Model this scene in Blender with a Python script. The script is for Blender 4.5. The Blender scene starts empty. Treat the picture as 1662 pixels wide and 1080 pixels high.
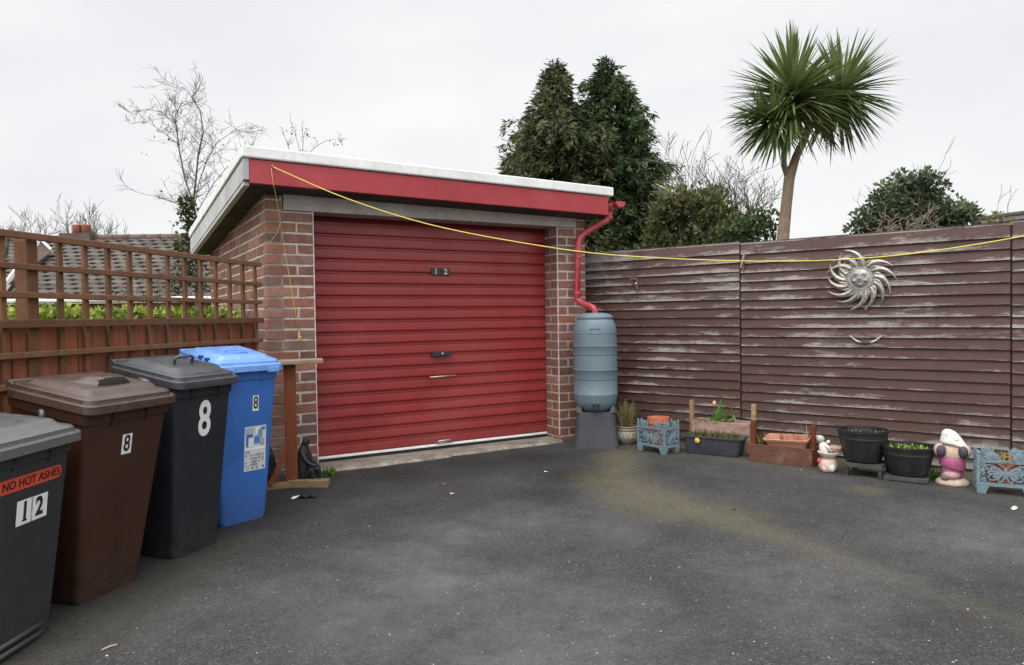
import bpy, bmesh, math, random
from mathutils import Vector as V, Matrix, noise as mnoise
random.seed(7)
S = bpy.context.scene
C = S.collection
PI = math.pi
R = random.uniform

# ------------------------------------------------------------------ camera
EYE = V((0, 0, 1.3)); FPX = 1161.98; PITCH = .0226; ROLL = -.0147
_f = V((0, math.cos(PITCH), -math.sin(PITCH))); _x = V((1, 0, 0)); _u = _x.cross(_f)
CX = _x * math.cos(ROLL) + _u * math.sin(ROLL); CU = -_x * math.sin(ROLL) + _u * math.cos(ROLL)
cam = bpy.data.cameras.new('camera'); co = bpy.data.objects.new('camera', cam); C.objects.link(co)
cam.sensor_width = 36; cam.lens = FPX / 1662 * 36; cam.clip_end = 2000; cam.clip_start = .05
m = Matrix((CX, CU, -_f)).transposed().to_4x4(); m.translation = EYE
co.matrix_world = m; S.camera = co

def ray(px, py): return _f + CX * (px - 831) / FPX - CU * (py - 540) / FPX
def spot(px, py, z=0):                       # point of the photo on the ground
    d = ray(px, py); return EYE + d * ((z - EYE.z) / d.z)
def at(px, py, Y):                           # point of the photo at distance Y
    d = ray(px, py); return EYE + d * (Y / d.y)
def onplane(px, py, O, n):
    d = ray(px, py); return EYE + d * ((O - EYE).dot(n) / d.dot(n))

# ------------------------------------------------------------------ mesh builder
class M:
    def __init__(s): s.v = []; s.f = []; s.c = []; s.uv = []; s.mi = []; s.col = (1, 1, 1); s.mat = 0
    def face(s, idx, col=None, uv=None):
        s.f.append(tuple(idx)); s.c.append(col or s.col); s.uv.append(uv); s.mi.append(s.mat)
    def poly(s, pts, col=None, uv=None):
        b = len(s.v); s.v += [tuple(p) for p in pts]; s.face(range(b, b + len(pts)), col, uv)
    def hexa(s, p, col=None):                # p: 4 bottom (ccw from above) + 4 top
        b = len(s.v); s.v += [tuple(q) for q in p]
        for q in ((3, 2, 1, 0), (4, 5, 6, 7), (0, 1, 5, 4), (1, 2, 6, 5), (2, 3, 7, 6), (3, 0, 4, 7)):
            s.face([b + i for i in q], col)
    def box(s, x0, x1, y0, y1, z0, z1, col=None):
        s.hexa([(x0, y0, z0), (x1, y0, z0), (x1, y1, z0), (x0, y1, z0), (x0, y0, z1), (x1, y0, z1), (x1, y1, z1), (x0, y1, z1)], col)
    def bar(s, a, b, w, h, up=V((0, 0, 1)), col=None):   # rectangular bar from a to b
        a = V(a); b = V(b); d = (b - a).normalized(); sx = d.cross(up)
        if sx.length < 1e-4: sx = d.cross(V((0, 1, 0)))
        sx.normalize(); sy = sx.cross(d).normalized()
        q = lambda p, i, j: p + sx * (w / 2 * i) + sy * (h / 2 * j)
        s.hexa([q(a, -1, -1), q(a, 1, -1), q(b, 1, -1), q(b, -1, -1), q(a, -1, 1), q(a, 1, 1), q(b, 1, 1), q(b, -1, 1)], col)
    def loft(s, rings, cap0=True, cap1=True, closed=True, col=None):
        b = len(s.v); n = len(rings[0])
        for r in rings: s.v += [tuple(p) for p in r]
        for k in range(len(rings) - 1):
            for i in range(n if closed else n - 1):
                j = (i + 1) % n
                s.face((b + k * n + i, b + k * n + j, b + (k + 1) * n + j, b + (k + 1) * n + i), col)
        if cap0: s.face([b + i for i in reversed(range(n))], col)
        if cap1: s.face([b + (len(rings) - 1) * n + i for i in range(n)], col)
    def tube(s, pts, r, n=8, col=None, cap=True):
        pts = [V(p) for p in pts]; rr = r if isinstance(r, (list, tuple)) else [r] * len(pts)
        rings = []; ref = None
        for i, p in enumerate(pts):
            d = (pts[min(i + 1, len(pts) - 1)] - pts[max(i - 1, 0)])
            if d.length < 1e-9: d = V((0, 0, 1))
            d.normalize()
            if ref is None: ref = d.orthogonal().normalized()
            ref = (ref - d * ref.dot(d))
            if ref.length < 1e-6: ref = d.orthogonal()
            ref.normalize(); e = d.cross(ref)
            rings.append([p + (ref * math.cos(2 * PI * k / n) + e * math.sin(2 * PI * k / n)) * rr[i] for k in range(n)])
        s.loft(rings, cap, cap, True, col)
    def lathe(s, prof, n=32, o=(0, 0, 0), col=None, cap0=True, cap1=True, sx=1, sy=1):
        o = V(o)
        s.loft([[o + V((math.cos(2 * PI * k / n) * r * sx, math.sin(2 * PI * k / n) * r * sy, z)) for k in range(n)] for r, z in prof], cap0, cap1, True, col)
    def ball(s, c, rx, ry=None, rz=None, n=14, rot=None, col=None):
        ry = ry or rx; rz = rz or rx; c = V(c); rot = rot or Matrix.Identity(3); rings = []
        for k in range(n // 2 + 1):
            t = PI * k / (n // 2) ; sr = max(math.sin(t), .02)
            rings.append([c + rot @ V((rx * sr * math.cos(2 * PI * i / n), ry * sr * math.sin(2 * PI * i / n), -rz * math.cos(t))) for i in range(n)])
        s.loft(rings, True, True, True, col)
    def make(s, name, mats, parent=None, smooth=False, bevel=0, loc=None, rz=None, auto=None):
        me = bpy.data.meshes.new(name); me.from_pydata(s.v, [], s.f)
        for mm in (mats if isinstance(mats, (list, tuple)) else [mats]): me.materials.append(mm)
        me.polygons.foreach_set('material_index', s.mi)
        ca = me.color_attributes.new('Col', 'FLOAT_COLOR', 'CORNER'); buf = []
        for f, c in zip(s.f, s.c): buf += list((c[0], c[1], c[2], 1.0)) * len(f)
        ca.data.foreach_set('color', buf)
        if any(u is not None for u in s.uv):
            ul = me.uv_layers.new(name='UVMap'); ub = []
            for f, u in zip(s.f, s.uv):
                for i in range(len(f)): ub += list(u[i]) if u else [0, 0]
            ul.data.foreach_set('uv', ub)
        if smooth: me.polygons.foreach_set('use_smooth', [True] * len(s.f))
        me.update()
        if smooth and auto is not None: me.set_sharp_from_angle(angle=math.radians(auto))
        o = bpy.data.objects.new(name, me); C.objects.link(o)
        if parent: o.parent = parent
        if loc is not None: o.location = loc
        if rz is not None: o.rotation_euler.z = rz
        if bevel:
            bm = o.modifiers.new('bevel', 'BEVEL'); bm.width = bevel; bm.segments = 2; bm.limit_method = 'ANGLE'; bm.angle_limit = math.radians(40)
        return o

def tag(o, label, cat, group=None):
    o['label'] = label; o['category'] = cat
    if group: o['group'] = group
    return o
def thing(name, label, cat, loc=(0, 0, 0), rz=0, group=None):
    o = bpy.data.objects.new(name, None); C.objects.link(o); o.location = loc; o.rotation_euler = (0, 0, rz)
    return tag(o, label, cat, group)
def struct(o, kind='structure'): o['kind'] = kind; return o
def jit(c, a): 
    k = R(1 - a, 1 + a); return (c[0] * k * R(1 - a * .3, 1 + a * .3), c[1] * k, c[2] * k * R(1 - a * .3, 1 + a * .3))
def nz(p): return mnoise.noise(V(p))

# ------------------------------------------------------------------ materials
class G:
    def __init__(s, name):
        s.m = bpy.data.materials.new(name); s.m.use_nodes = True; s.t = s.m.node_tree; s.n = s.t.nodes; s.l = s.t.links
        s.b = s.n['Principled BSDF']; s.tc = s.n.new('ShaderNodeTexCoord')
    def add(s, typ, **kw):
        n = s.n.new('ShaderNode' + typ)
        for k, v in kw.items(): setattr(n, k, v)
        return n
    def set(s, n, name, v):
        i = n.inputs[name]
        if isinstance(v, bpy.types.NodeSocket): s.l.new(v, i)
        else: i.default_value = v if not (isinstance(v, tuple) and len(v) == 3 and i.type == 'RGBA') else (*v, 1)
    def noise(s, scale, detail=4, rough=.6, vec=None, stretch=None):
        n = s.add('TexNoise'); n.inputs['Scale'].default_value = scale; n.inputs['Detail'].default_value = detail; n.inputs['Roughness'].default_value = rough
        v = vec or s.tc.outputs['Object']
        if stretch:
            mp = s.add('Mapping'); mp.inputs['Scale'].default_value = stretch; s.l.new(v, mp.inputs['Vector']); v = mp.outputs[0]
        s.l.new(v, n.inputs['Vector']); return n.outputs['Fac']
    def ramp(s, fac, a, b, ca=0.0, cb=1.0):
        n = s.add('MapRange'); n.clamp = True; s.set(n, 'Value', fac); s.set(n, 'From Min', a); s.set(n, 'From Max', b); s.set(n, 'To Min', ca); s.set(n, 'To Max', cb); return n.outputs[0]
    def math(s, op, a, b=None):
        n = s.add('Math', operation=op)
        for i, v in enumerate((a, b)):
            if v is None: continue
            if isinstance(v, bpy.types.NodeSocket): s.l.new(v, n.inputs[i])
            else: n.inputs[i].default_value = v
        return n.outputs[0]
    def mix(s, fac, a, b, mode='MIX'):
        n = s.add('Mix', data_type='RGBA', blend_type=mode)
        for i, v in ((0, fac), (6, a), (7, b)):
            if isinstance(v, bpy.types.NodeSocket): s.l.new(v, n.inputs[i])
            else: n.inputs[i].default_value = (*v, 1) if isinstance(v, tuple) and len(v) == 3 else v
        return n.outputs[2]
    def attr(s, name='Col'):
        n = s.add('Attribute'); n.attribute_name = name; return n
    def bump(s, h, strength=.3, dist=.01):
        n = s.add('Bump'); n.inputs['Strength'].default_value = strength; n.inputs['Distance'].default_value = dist; s.l.new(h, n.inputs['Height']); s.l.new(n.outputs[0], s.b.inputs['Normal'])
    def done(s, col, rough=.7, spec=.3, **kw):
        s.set(s.b, 'Base Color', col); s.set(s.b, 'Roughness', rough); s.set(s.b, 'Specular IOR Level', spec)
        for k, v in kw.items(): s.set(s.b, k, v)
        return s.m

def simple(name, base, rough=.7, spec=.3, var=.2, scale=6, bump=.15, bscale=60, vcol=False, dirt=None, dirtamt=.5, stretch=None, metal=0):
    g = G(name)
    a = g.ramp(g.noise(scale, 5, .65, stretch=stretch), .3, .7, 1 - var, 1 + var)
    b = g.ramp(g.noise(scale * 7.3, 3, .6, stretch=stretch), .3, .7, 1 - var * .6, 1 + var * .6)
    k = g.math('MULTIPLY', a, b)
    col = g.attr().outputs['Color'] if vcol else None
    if vcol: col = g.mix(1.0, col, base, 'MULTIPLY')
    mul = g.add('VectorMath', operation='SCALE')
    if vcol: g.l.new(col, mul.inputs[0])
    else: mul.inputs[0].default_value = base
    g.l.new(k, mul.inputs['Scale']); out = mul.outputs[0]
    if dirt:
        out = g.mix(g.ramp(g.noise(scale * 1.7, 6, .7), .5, .72, 0, dirtamt), out, dirt)
    if bump: g.bump(g.noise(bscale, 4, .6, stretch=stretch), bump, .01)
    r = g.ramp(g.noise(scale * 2.1, 4), .3, .7, max(rough - .12, .05), min(rough + .12, 1))
    return g.done(out, r, spec, Metallic=metal)

def leafmat(name, base, rough=.5, trans=.25):
    g = G(name); col = g.mix(1.0, g.attr().outputs['Color'], base, 'MULTIPLY')
    g.done(col, rough, .25)
    tr = g.add('BsdfTranslucent'); g.l.new(col, tr.inputs['Color'])
    mx = g.add('MixShader'); mx.inputs[0].default_value = trans
    g.l.new(g.b.outputs[0], mx.inputs[1]); g.l.new(tr.outputs[0], mx.inputs[2])
    g.l.new(mx.outputs[0], g.n['Material Output'].inputs['Surface']); return g.m

def asphalt():
    g = G('asphalt'); P = g.tc.outputs['Object']
    at_ = g.attr('Col'); sep = g.add('SeparateColor'); g.l.new(at_.outputs['Color'], sep.inputs[0])
    moss, pale, dark = sep.outputs[0], sep.outputs[1], sep.outputs[2]
    big = g.noise(1.1, 5, .6); mid = g.noise(7, 5, .65); fine = g.noise(95, 4, .7)
    vo = g.add('TexVoronoi'); vo.inputs['Scale'].default_value = 135; g.l.new(P, vo.inputs['Vector'])
    stone = g.add('SeparateColor'); g.l.new(vo.outputs['Color'], stone.inputs[0])
    base = g.mix(g.ramp(stone.outputs[0], 0, 1), (.021, .0207, .021), (.072, .071, .072))
    base = g.mix(g.ramp(fine, .35, .7, 0, .5), base, (.049, .0485, .049))
    base = g.mix(g.ramp(stone.outputs[1], .965, .99, 0, .4), base, (.22, .21, .2))
    vs = g.add('TexVoronoi'); vs.inputs['Scale'].default_value = 21; g.l.new(P, vs.inputs['Vector'])
    sp = g.math('MULTIPLY', g.math('LESS_THAN', vs.outputs['Distance'], .1), g.math('GREATER_THAN', g.noise(9, 2), .55))
    base = g.mix(g.math('MULTIPLY', sp, .3), base, (.24, .22, .2))
    k = g.ramp(big, .3, .7, .72, 1.3); k2 = g.ramp(mid, .3, .7, .86, 1.14)
    kk = g.math('MULTIPLY', k, k2)
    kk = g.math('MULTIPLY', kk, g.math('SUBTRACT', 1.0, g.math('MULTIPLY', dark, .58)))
    sc = g.add('VectorMath', operation='SCALE'); g.l.new(base, sc.inputs[0]); g.l.new(kk, sc.inputs['Scale'])
    pf = g.math('MULTIPLY', pale, g.ramp(g.noise(3.5, 7, .7), .3, .72, .15, .85))
    col = g.mix(pf, sc.outputs[0], (.15, .147, .145))
    mf = g.math('MULTIPLY', moss, g.math('MULTIPLY', g.ramp(g.noise(30, 7, .8), .34, .62, .12, 1.0), g.ramp(g.noise(5, 6, .7), .34, .62, .25, 1.0)))
    mcol = g.mix(g.ramp(g.noise(5, 3), .35, .65), (.165, .15, .058), (.12, .107, .068))
    col = g.mix(g.math('MULTIPLY', mf, .95), col, mcol)
    h = g.math('ADD', g.math('MULTIPLY', stone.outputs[0], .5), fine)
    g.bump(h, .55, .006)
    return g.done(col, g.ramp(big, .3, .7, .7, .9), .25)

def brickmat():
    g = G('brick'); at_ = g.attr()
    k = g.math('MULTIPLY', g.ramp(g.noise(14, 5, .7), .3, .7, .72, 1.22), g.ramp(g.noise(120, 3), .3, .7, .8, 1.15))
    sc = g.add('VectorMath', operation='SCALE'); g.l.new(at_.outputs['Color'], sc.inputs[0]); g.l.new(k, sc.inputs['Scale'])
    col = g.mix(g.ramp(g.noise(9, 6, .75), .55, .75, 0, .5), sc.outputs[0], (.36, .31, .26))
    g.bump(g.noise(70, 5, .7), .5, .006)
    return g.done(col, .92, .15)

def fencewood():
    g = G('lapped_board_paint'); uvn = g.add('SeparateXYZ'); g.l.new(g.tc.outputs['UV'], uvn.inputs[0])
    v = uvn.outputs['Y']; at_ = g.attr(); sc = g.add('SeparateColor'); g.l.new(at_.outputs['Color'], sc.inputs[0])
    rnd, upper = sc.outputs[0], sc.outputs[1]
    base = g.mix(g.noise(2.2, 4, .6), (.049, .0215, .018), (.083, .038, .032))
    base = g.mix(g.ramp(g.noise(5, 5, .7, stretch=(2, 1, 30)), .3, .75, 0, .45), base, (.105, .057, .047))
    base = g.mix(g.math('MULTIPLY', upper, .55), base, (.092, .058, .049))
    s1 = g.noise(1.0, 10, .8, stretch=(4.5, 1, 30)); s2 = g.noise(1.0, 6, .7, stretch=(1.6, 1, 14))
    edge = g.ramp(v, .5, .02, 0, .2)
    blotch = g.math('MULTIPLY', g.math('SUBTRACT', g.noise(1.0, 3, .5, stretch=(.9, 1, 2.2)), .5), .85)
    thr = g.math('ADD', g.math('ADD', s1, g.math('MULTIPLY', g.math('SUBTRACT', s2, .5), .55)), edge)
    thr = g.math('ADD', thr, g.math('MULTIPLY', upper, .085)); thr = g.math('ADD', thr, g.math('MULTIPLY', rnd, .06))
    thr = g.math('ADD', thr, blotch)
    thr = g.math('ADD', thr, g.math('MULTIPLY', g.math('SUBTRACT', g.noise(28, 5, .8), .5), .22))
    peel = g.ramp(thr, .67, .82, 0, .85)
    scuff = g.ramp(g.math('ADD', g.noise(1.0, 9, .8, stretch=(9, 1, 70)), blotch), .62, .76, 0, .22)
    base = g.mix(scuff, base, (.27, .21, .185))
    col = g.mix(peel, base, g.mix(g.noise(40, 4, .7, stretch=(1, 1, 6)), (.17, .145, .13), (.50, .47, .44)))
    oz = g.add('SeparateXYZ'); g.l.new(g.tc.outputs['Object'], oz.inputs[0])
    alg = g.math('MULTIPLY', g.ramp(oz.outputs['Z'], .55, .05, 0, 1), g.ramp(g.noise(4, 6, .75), .35, .7, 0, .6)); col = g.mix(alg, col, (.05, .045, .024))
    stain = g.ramp(g.noise(1.0, 6, .7, stretch=(5, 1, .8)), .52, .74, 0, .45); col = g.mix(stain, col, (.035, .02, .016))
    dark = g.ramp(v, .9, 1.0, 0, .5); col = g.mix(dark, col, (.02, .012, .01))  # shadow line under each lap, put into the board colour
    g.bump(g.math('ADD', g.noise(12, 5, .7, stretch=(2, 1, 30)), g.math('MULTIPLY', peel, -.6)), .35, .006)
    return g.done(col, g.ramp(peel, 0, 1, .55, .85), .3)

def softwood(name, c1, c2, grain=(1, 1, 1), moss=None, rough=.75):
    g = G(name); at_ = g.attr()
    n1 = g.noise(3, 6, .7, stretch=grain)
    col = g.mix(g.ramp(n1, .3, .7), c1, c2); col = g.mix(1.0, col, at_.outputs['Color'], 'MULTIPLY')
    if moss: col = g.mix(g.ramp(g.noise(6, 5, .7), .52, .75, 0, .5), col, moss)
    g.bump(g.noise(8, 6, .7, stretch=grain), .35, .006)
    return g.done(col, rough, .25)

M_asphalt = asphalt(); M_brick = brickmat(); M_fence = fencewood()
M_mortar = simple('mortar', (.45, .395, .335), .95, .1, .28, 9, .6, 60)
M_conc = simple('concrete', (.25, .22, .185), .9, .2, .4, 5, .4, 60, dirt=(.10, .09, .06), dirtamt=.6)
M_lintel = simple('lintel_concrete', (.40, .355, .33), .85, .2, .18, 3, .2, 50, dirt=(.25, .22, .2), dirtamt=.5)
def redmetal(name, base, rough):
    g = G(name); k = g.ramp(g.noise(2.2, 5, .65), .3, .7, .88, 1.1)
    sc = g.add('VectorMath', operation='SCALE'); sc.inputs[0].default_value = base; g.l.new(k, sc.inputs['Scale'])
    grime = g.ramp(g.noise(2.5, 7, .72, stretch=(2.5, 1, 12)), .5, .8, 0, .3)
    col = g.mix(grime, sc.outputs[0], (.13, .02, .02))
    col = g.mix(g.ramp(g.noise(60, 3, .6), .72, .76, 0, .5), col, (.45, .2, .17))
    xyz = g.add('SeparateXYZ'); g.l.new(g.tc.outputs['Object'], xyz.inputs[0])
    drip = g.ramp(g.noise(1.0, 6, .7, stretch=(16, 1, 1.3)), .54, .76, 0, .34); col = g.mix(drip, col, (.16, .035, .032))
    fade = g.ramp(g.noise(1.3, 5, .6), .42, .68, 0, .3); col = g.mix(fade, col, tuple(min(1, c * 1.18 + .05) for c in base))
    splash = g.math('MULTIPLY', g.ramp(xyz.outputs['Z'], .42, .06, 0, 1), g.ramp(g.noise(14, 6, .75), .4, .68, 0, .55)); col = g.mix(splash, col, (.12, .06, .045))
    g.bump(g.noise(6, 4), .06, .01)
    return g.done(col, g.ramp(g.noise(5, 5), .3, .7, rough - .08, rough + .14), .45)
M_door = redmetal('red_door_paint', (.268, .025, .026), .33)
M_red = redmetal('red_gloss_paint', (.35, .032, .042), .42)
M_pipe = redmetal('red_pipe_paint', (.40, .04, .054), .36)
M_white = simple('white_trim', (.78, .78, .775), .5, .35, .08, 3, .08, 40, dirt=(.46, .45, .40), dirtamt=.4)
M_greyfascia = simple('grey_fascia', (.44, .44, .44), .5, .4, .15, 3, .1, 40, dirt=(.2, .2, .19), dirtamt=.5)
M_dark = simple('opening_shade', (.018, .017, .016), .9, .1, .2, 6, 0)  # near-black colour standing in for shade inside openings
M_felt = simple('roof_felt', (.12, .12, .125), .9, .2, .2, 5, .3, 90)
M_black = simple('black_plastic', (.018, .0185, .020), .46, .4, .2, 6, .08, 120, dirt=(.07, .068, .06), dirtamt=.3)
M_binbody = simple('bin_plastic', (1, 1, 1), .5, .35, .14, 5, .1, 200, vcol=True, dirt=(.09, .085, .08), dirtamt=.16)
def binmat():
    g = G('bin_plastic'); base = g.attr().outputs['Color']; xyz = g.add('SeparateXYZ'); g.l.new(g.tc.outputs['Object'], xyz.inputs[0])
    k = g.ramp(g.noise(3, 5, .65), .3, .7, .82, 1.2); sc = g.add('VectorMath', operation='SCALE'); g.l.new(base, sc.inputs[0]); g.l.new(k, sc.inputs['Scale'])
    col = g.mix(g.ramp(g.noise(1.0, 8, .8, stretch=(5, 5, 60)), .64, .73, 0, .13), sc.outputs[0], (.15, .145, .14))
    col = g.mix(g.ramp(g.noise(1.0, 6, .75, stretch=(22, 22, 1.6)), .56, .76, 0, .16), col, (.085, .08, .07))
    col = g.mix(g.math('MULTIPLY', g.ramp(xyz.outputs['Z'], .26, .0, 0, 1), g.ramp(g.noise(16, 6, .75), .36, .68, .0, .55)), col, (.08, .073, .062))
    g.bump(g.noise(220, 3, .6), .1, .004)
    return g.done(col, g.ramp(g.noise(7, 5), .3, .7, .38, .62), .38)
M_binbody = binmat()
M_binlid = simple('bin_lid_plastic', (1, 1, 1), .30, .6, .16, 7, .08, 160, vcol=True, dirt=(.16, .145, .125), dirtamt=.2)
M_sticker = simple('sticker', (1, 1, 1), .45, .4, .06, 12, 0, vcol=True)
M_paint = simple('painted', (1, 1, 1), .6, .35, .15, 14, .12, 90, vcol=True)
M_bluepaint = simple('flaking_blue_paint', (.15, .215, .25), .6, .3, .2, 18, .25, 90, dirt=(.29, .34, .36), dirtamt=.6)
M_terra = simple('terracotta', (.47, .15, .07), .8, .2, .2, 10, .2, 80, dirt=(.5, .32, .24), dirtamt=.5)
M_soil = simple('soil', (.035, .027, .018), .95, .1, .5, 30, .8, 60)
M_butt = simple('blue_grey_plastic', (.135, .19, .222), .46, .4, .1, 4, .06, 120, dirt=(.22, .27, .28), dirtamt=.25)
M_standp = simple('grey_stand_plastic', (.055, .056, .066), .6, .3, .15, 6, .1, 120, dirt=(.11, .1, .09), dirtamt=.3)
M_latt = softwood('lattice_wood', (.125, .058, .030), (.195, .102, .056), (6, 6, 2), (.15, .11, .045))
M_panel = softwood('orange_brown_boards', (.20, .066, .033), (.29, .105, .055), (8, 8, 1.2))
M_post = softwood('post_wood', (.15, .045, .022), (.20, .072, .036), (10, 10, 1.5))
M_oldwood = softwood('weathered_wood', (.22, .16, .105), (.36, .28, .2), (3, 12, 12), (.10, .10, .04))
M_planter = softwood('planter_wood', (.10, .042, .031), (.155, .072, .053), (3, 10, 10), (.26, .2, .16))
M_planter2 = softwood('flaking_pink_planter_wood', (.22, .10, .08), (.46, .36, .32), (2.5, 9, 9), (.30, .27, .17))
M_metal = simple('weathered_metal', (.34, .33, .31), .45, .5, .35, 30, .3, 60, vcol=True, metal=.55, dirt=(.16, .07, .045), dirtamt=.7)
M_steel = simple('dull_steel', (.5, .48, .45), .35, .5, .2, 20, .05, 60, metal=.8)
M_stone = simple('painted_stone', (1, 1, 1), .8, .25, .22, 22, .35, 60, vcol=True, dirt=(.25, .22, .18), dirtamt=.4)
M_bark = simple('bark', (1, 1, 1), .9, .1, .35, 5, .6, 26, vcol=True, stretch=(1, 1, .5))
M_leaf = leafmat('foliage', (1, 1, 1)); M_palm = leafmat('sword_leaf', (1, 1, 1), .36, .16)
M_tile = simple('roof_tile', (1, 1, 1), .85, .2, .25, 2.5, .3, 30, vcol=True, dirt=(.15, .14, .11), dirtamt=.5)
M_wallbrick = simple('far_brick', (.27, .09, .05), .9, .15, .25, 5, .2, 30)
M_glass = simple('window_glass', (.07, .08, .09), .1, .5, .1, 2, 0)
M_line = simple('yellow_cord', (.62, .53, .10), .6, .3, .1, 20, 0)
M_soilground = simple('rough_ground', (.09, .10, .045), .95, .1, .4, 1.2, .5, 12)

# ------------------------------------------------------------------ sky and light
AZ, EL = math.radians(207), math.radians(52)      # sun direction: behind the camera, a little to the left
w = bpy.data.worlds.new('World'); S.world = w; w.use_nodes = True; nt = w.node_tree; nn = nt.nodes
sky = nn.new('ShaderNodeTexSky'); sky.sky_type = 'NISHITA'; sky.sun_disc = False; sky.sun_elevation = EL; sky.sun_rotation = AZ; sky.dust_density = 3; sky.air_density = 1.2
tc = nn.new('ShaderNodeTexCoord'); mp = nn.new('ShaderNodeMapping'); mp.inputs['Scale'].default_value = (1, 1, 2.4); nt.links.new(tc.outputs['Generated'], mp.inputs[0])
cn = nn.new('ShaderNodeTexNoise'); cn.inputs['Scale'].default_value = 2.1; cn.inputs['Detail'].default_value = 6; cn.inputs['Roughness'].default_value = .5; nt.links.new(mp.outputs[0], cn.inputs['Vector'])
cr = nn.new('ShaderNodeValToRGB'); e = cr.color_ramp.elements
e[0].position = .34; e[0].color = (.862, .872, .90, 1); e[1].position = .62; e[1].color = (.985, .985, .992, 1); nt.links.new(cn.outputs['Fac'], cr.inputs[0])
sz = nn.new('ShaderNodeSeparateXYZ'); nt.links.new(tc.outputs['Generated'], sz.inputs[0])
zr = nn.new('ShaderNodeMapRange'); zr.inputs['From Min'].default_value = .5; zr.inputs['From Max'].default_value = 1; zr.inputs['To Min'].default_value = 1; zr.inputs['To Max'].default_value = 1.7; nt.links.new(sz.outputs['Z'], zr.inputs['Value'])
sd = V((math.sin(AZ) * math.cos(EL), math.cos(AZ) * math.cos(EL), math.sin(EL)))
dt = nn.new('ShaderNodeVectorMath'); dt.operation = 'DOT_PRODUCT'; dt.inputs[1].default_value = sd; nt.links.new(tc.outputs['Generated'], dt.inputs[0])
gr = nn.new('ShaderNodeMapRange'); gr.interpolation_type = 'SMOOTHSTEP'; gr.inputs['From Min'].default_value = .1; gr.inputs['From Max'].default_value = 1; gr.inputs['To Min'].default_value = 1; gr.inputs['To Max'].default_value = 2.3; nt.links.new(dt.outputs['Value'], gr.inputs['Value'])
mm = nn.new('ShaderNodeMath'); mm.operation = 'MULTIPLY'; nt.links.new(zr.outputs[0], mm.inputs[0]); nt.links.new(gr.outputs[0], mm.inputs[1])
m10 = nn.new('ShaderNodeMath'); m10.operation = 'MULTIPLY'; m10.inputs[1].default_value = 10; nt.links.new(mm.outputs[0], m10.inputs[0])
vs = nn.new('ShaderNodeVectorMath'); vs.operation = 'SCALE'; nt.links.new(cr.outputs[0], vs.inputs[0]); nt.links.new(m10.outputs[0], vs.inputs['Scale'])
mxs = nn.new('ShaderNodeMix'); mxs.data_type = 'RGBA'; mxs.inputs[0].default_value = .96; nt.links.new(sky.outputs[0], mxs.inputs[6]); nt.links.new(vs.outputs[0], mxs.inputs[7])
bg = nn['Background']; bg.inputs['Strength'].default_value = .1; nt.links.new(mxs.outputs[2], bg.inputs['Color'])
sun = bpy.data.lights.new('sun', 'SUN'); sun.energy = .9; sun.angle = math.radians(22); sun.color = (1, .96, .9)
so = bpy.data.objects.new('sun', sun); C.objects.link(so); so.rotation_euler = (-sd).to_track_quat('-Z', 'Y').to_euler()
S.view_settings.view_transform = 'Standard'; S.view_settings.look = 'None'; S.view_settings.exposure = 0

# ------------------------------------------------------------------ ground
g = M(); g.poly([(-400, -400, 0), (400, -400, 0), (400, 900, 0), (-400, 900, 0)]); struct(g.make('ground', M_soilground, loc=(0, 0, -.03)))
GA = 1.0415; GO = V((-1.679, 6.107, 0)); GD = V((math.sin(GA), math.cos(GA), 0)); GN = V((-math.cos(GA), math.sin(GA), 0)); GRZ = PI / 2 - GA
FB = .9031; FO = V((2.206, 6.878, 0)); FE = V((math.sin(FB), -math.cos(FB), 0)); FK = V((math.cos(FB), math.sin(FB), 0)); FRZ = -(PI / 2 - FB)
LC = .1984; LO = V((-2.48, 3.489, 0)); LE = V((math.sin(LC), math.cos(LC), 0)); LK = V((-math.cos(LC), math.sin(LC), 0)); LRZ = PI / 2 - LC
def segd(p, a, b):
    ab = b - a; t = max(0, min(1, (p - a).dot(ab) / ab.length_squared)); return (p - a - ab * t).length
mossp = [(spot(*a).to_2d(), r) for a, r in [((1010, 735), .16), ((1000, 775), .30), ((1040, 808), .38), ((1105, 825), .36), ((1180, 842), .22), ((1250, 868), .13), ((1340, 900), .14), ((1430, 935), .15), ((1530, 968), .13), ((1640, 1005), .13), ((1800, 1080), .15)]]
rust = spot(1405, 796).to_2d()
palep = [(spot(*a).to_2d(), r, k) for a, r, k in [((700, 945), .35, .8), ((760, 960), .4, .6), ((600, 1010), .4, .6), ((740, 870), .35, .6), ((960, 1000), .5, .5), ((1300, 960), .5, .5), ((1600, 880), .5, .6), ((1000, 860), .3, .6), ((300, 1000), .35, .3), ((480, 960), .3, .45), ((860, 1060), .5, .6), ((850, 840), .35, .45), ((1500, 840), .4, .35), ((640, 900), .3, .7)]]
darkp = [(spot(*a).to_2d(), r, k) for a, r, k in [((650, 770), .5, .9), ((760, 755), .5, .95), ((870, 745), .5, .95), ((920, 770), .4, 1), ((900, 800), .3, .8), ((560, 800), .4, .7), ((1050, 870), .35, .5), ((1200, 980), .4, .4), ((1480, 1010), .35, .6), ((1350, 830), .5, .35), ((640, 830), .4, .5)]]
dm = M(); st = .07; xs = [(-4.6 + st * i) for i in range(190)]; ys = [(-6 + st * 4 * i) for i in range(25)] + [(1.0 + st * i) for i in range(102)]
dm.v = [(x, y, 0) for y in ys for x in xs]; nx = len(xs); cols = []
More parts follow.
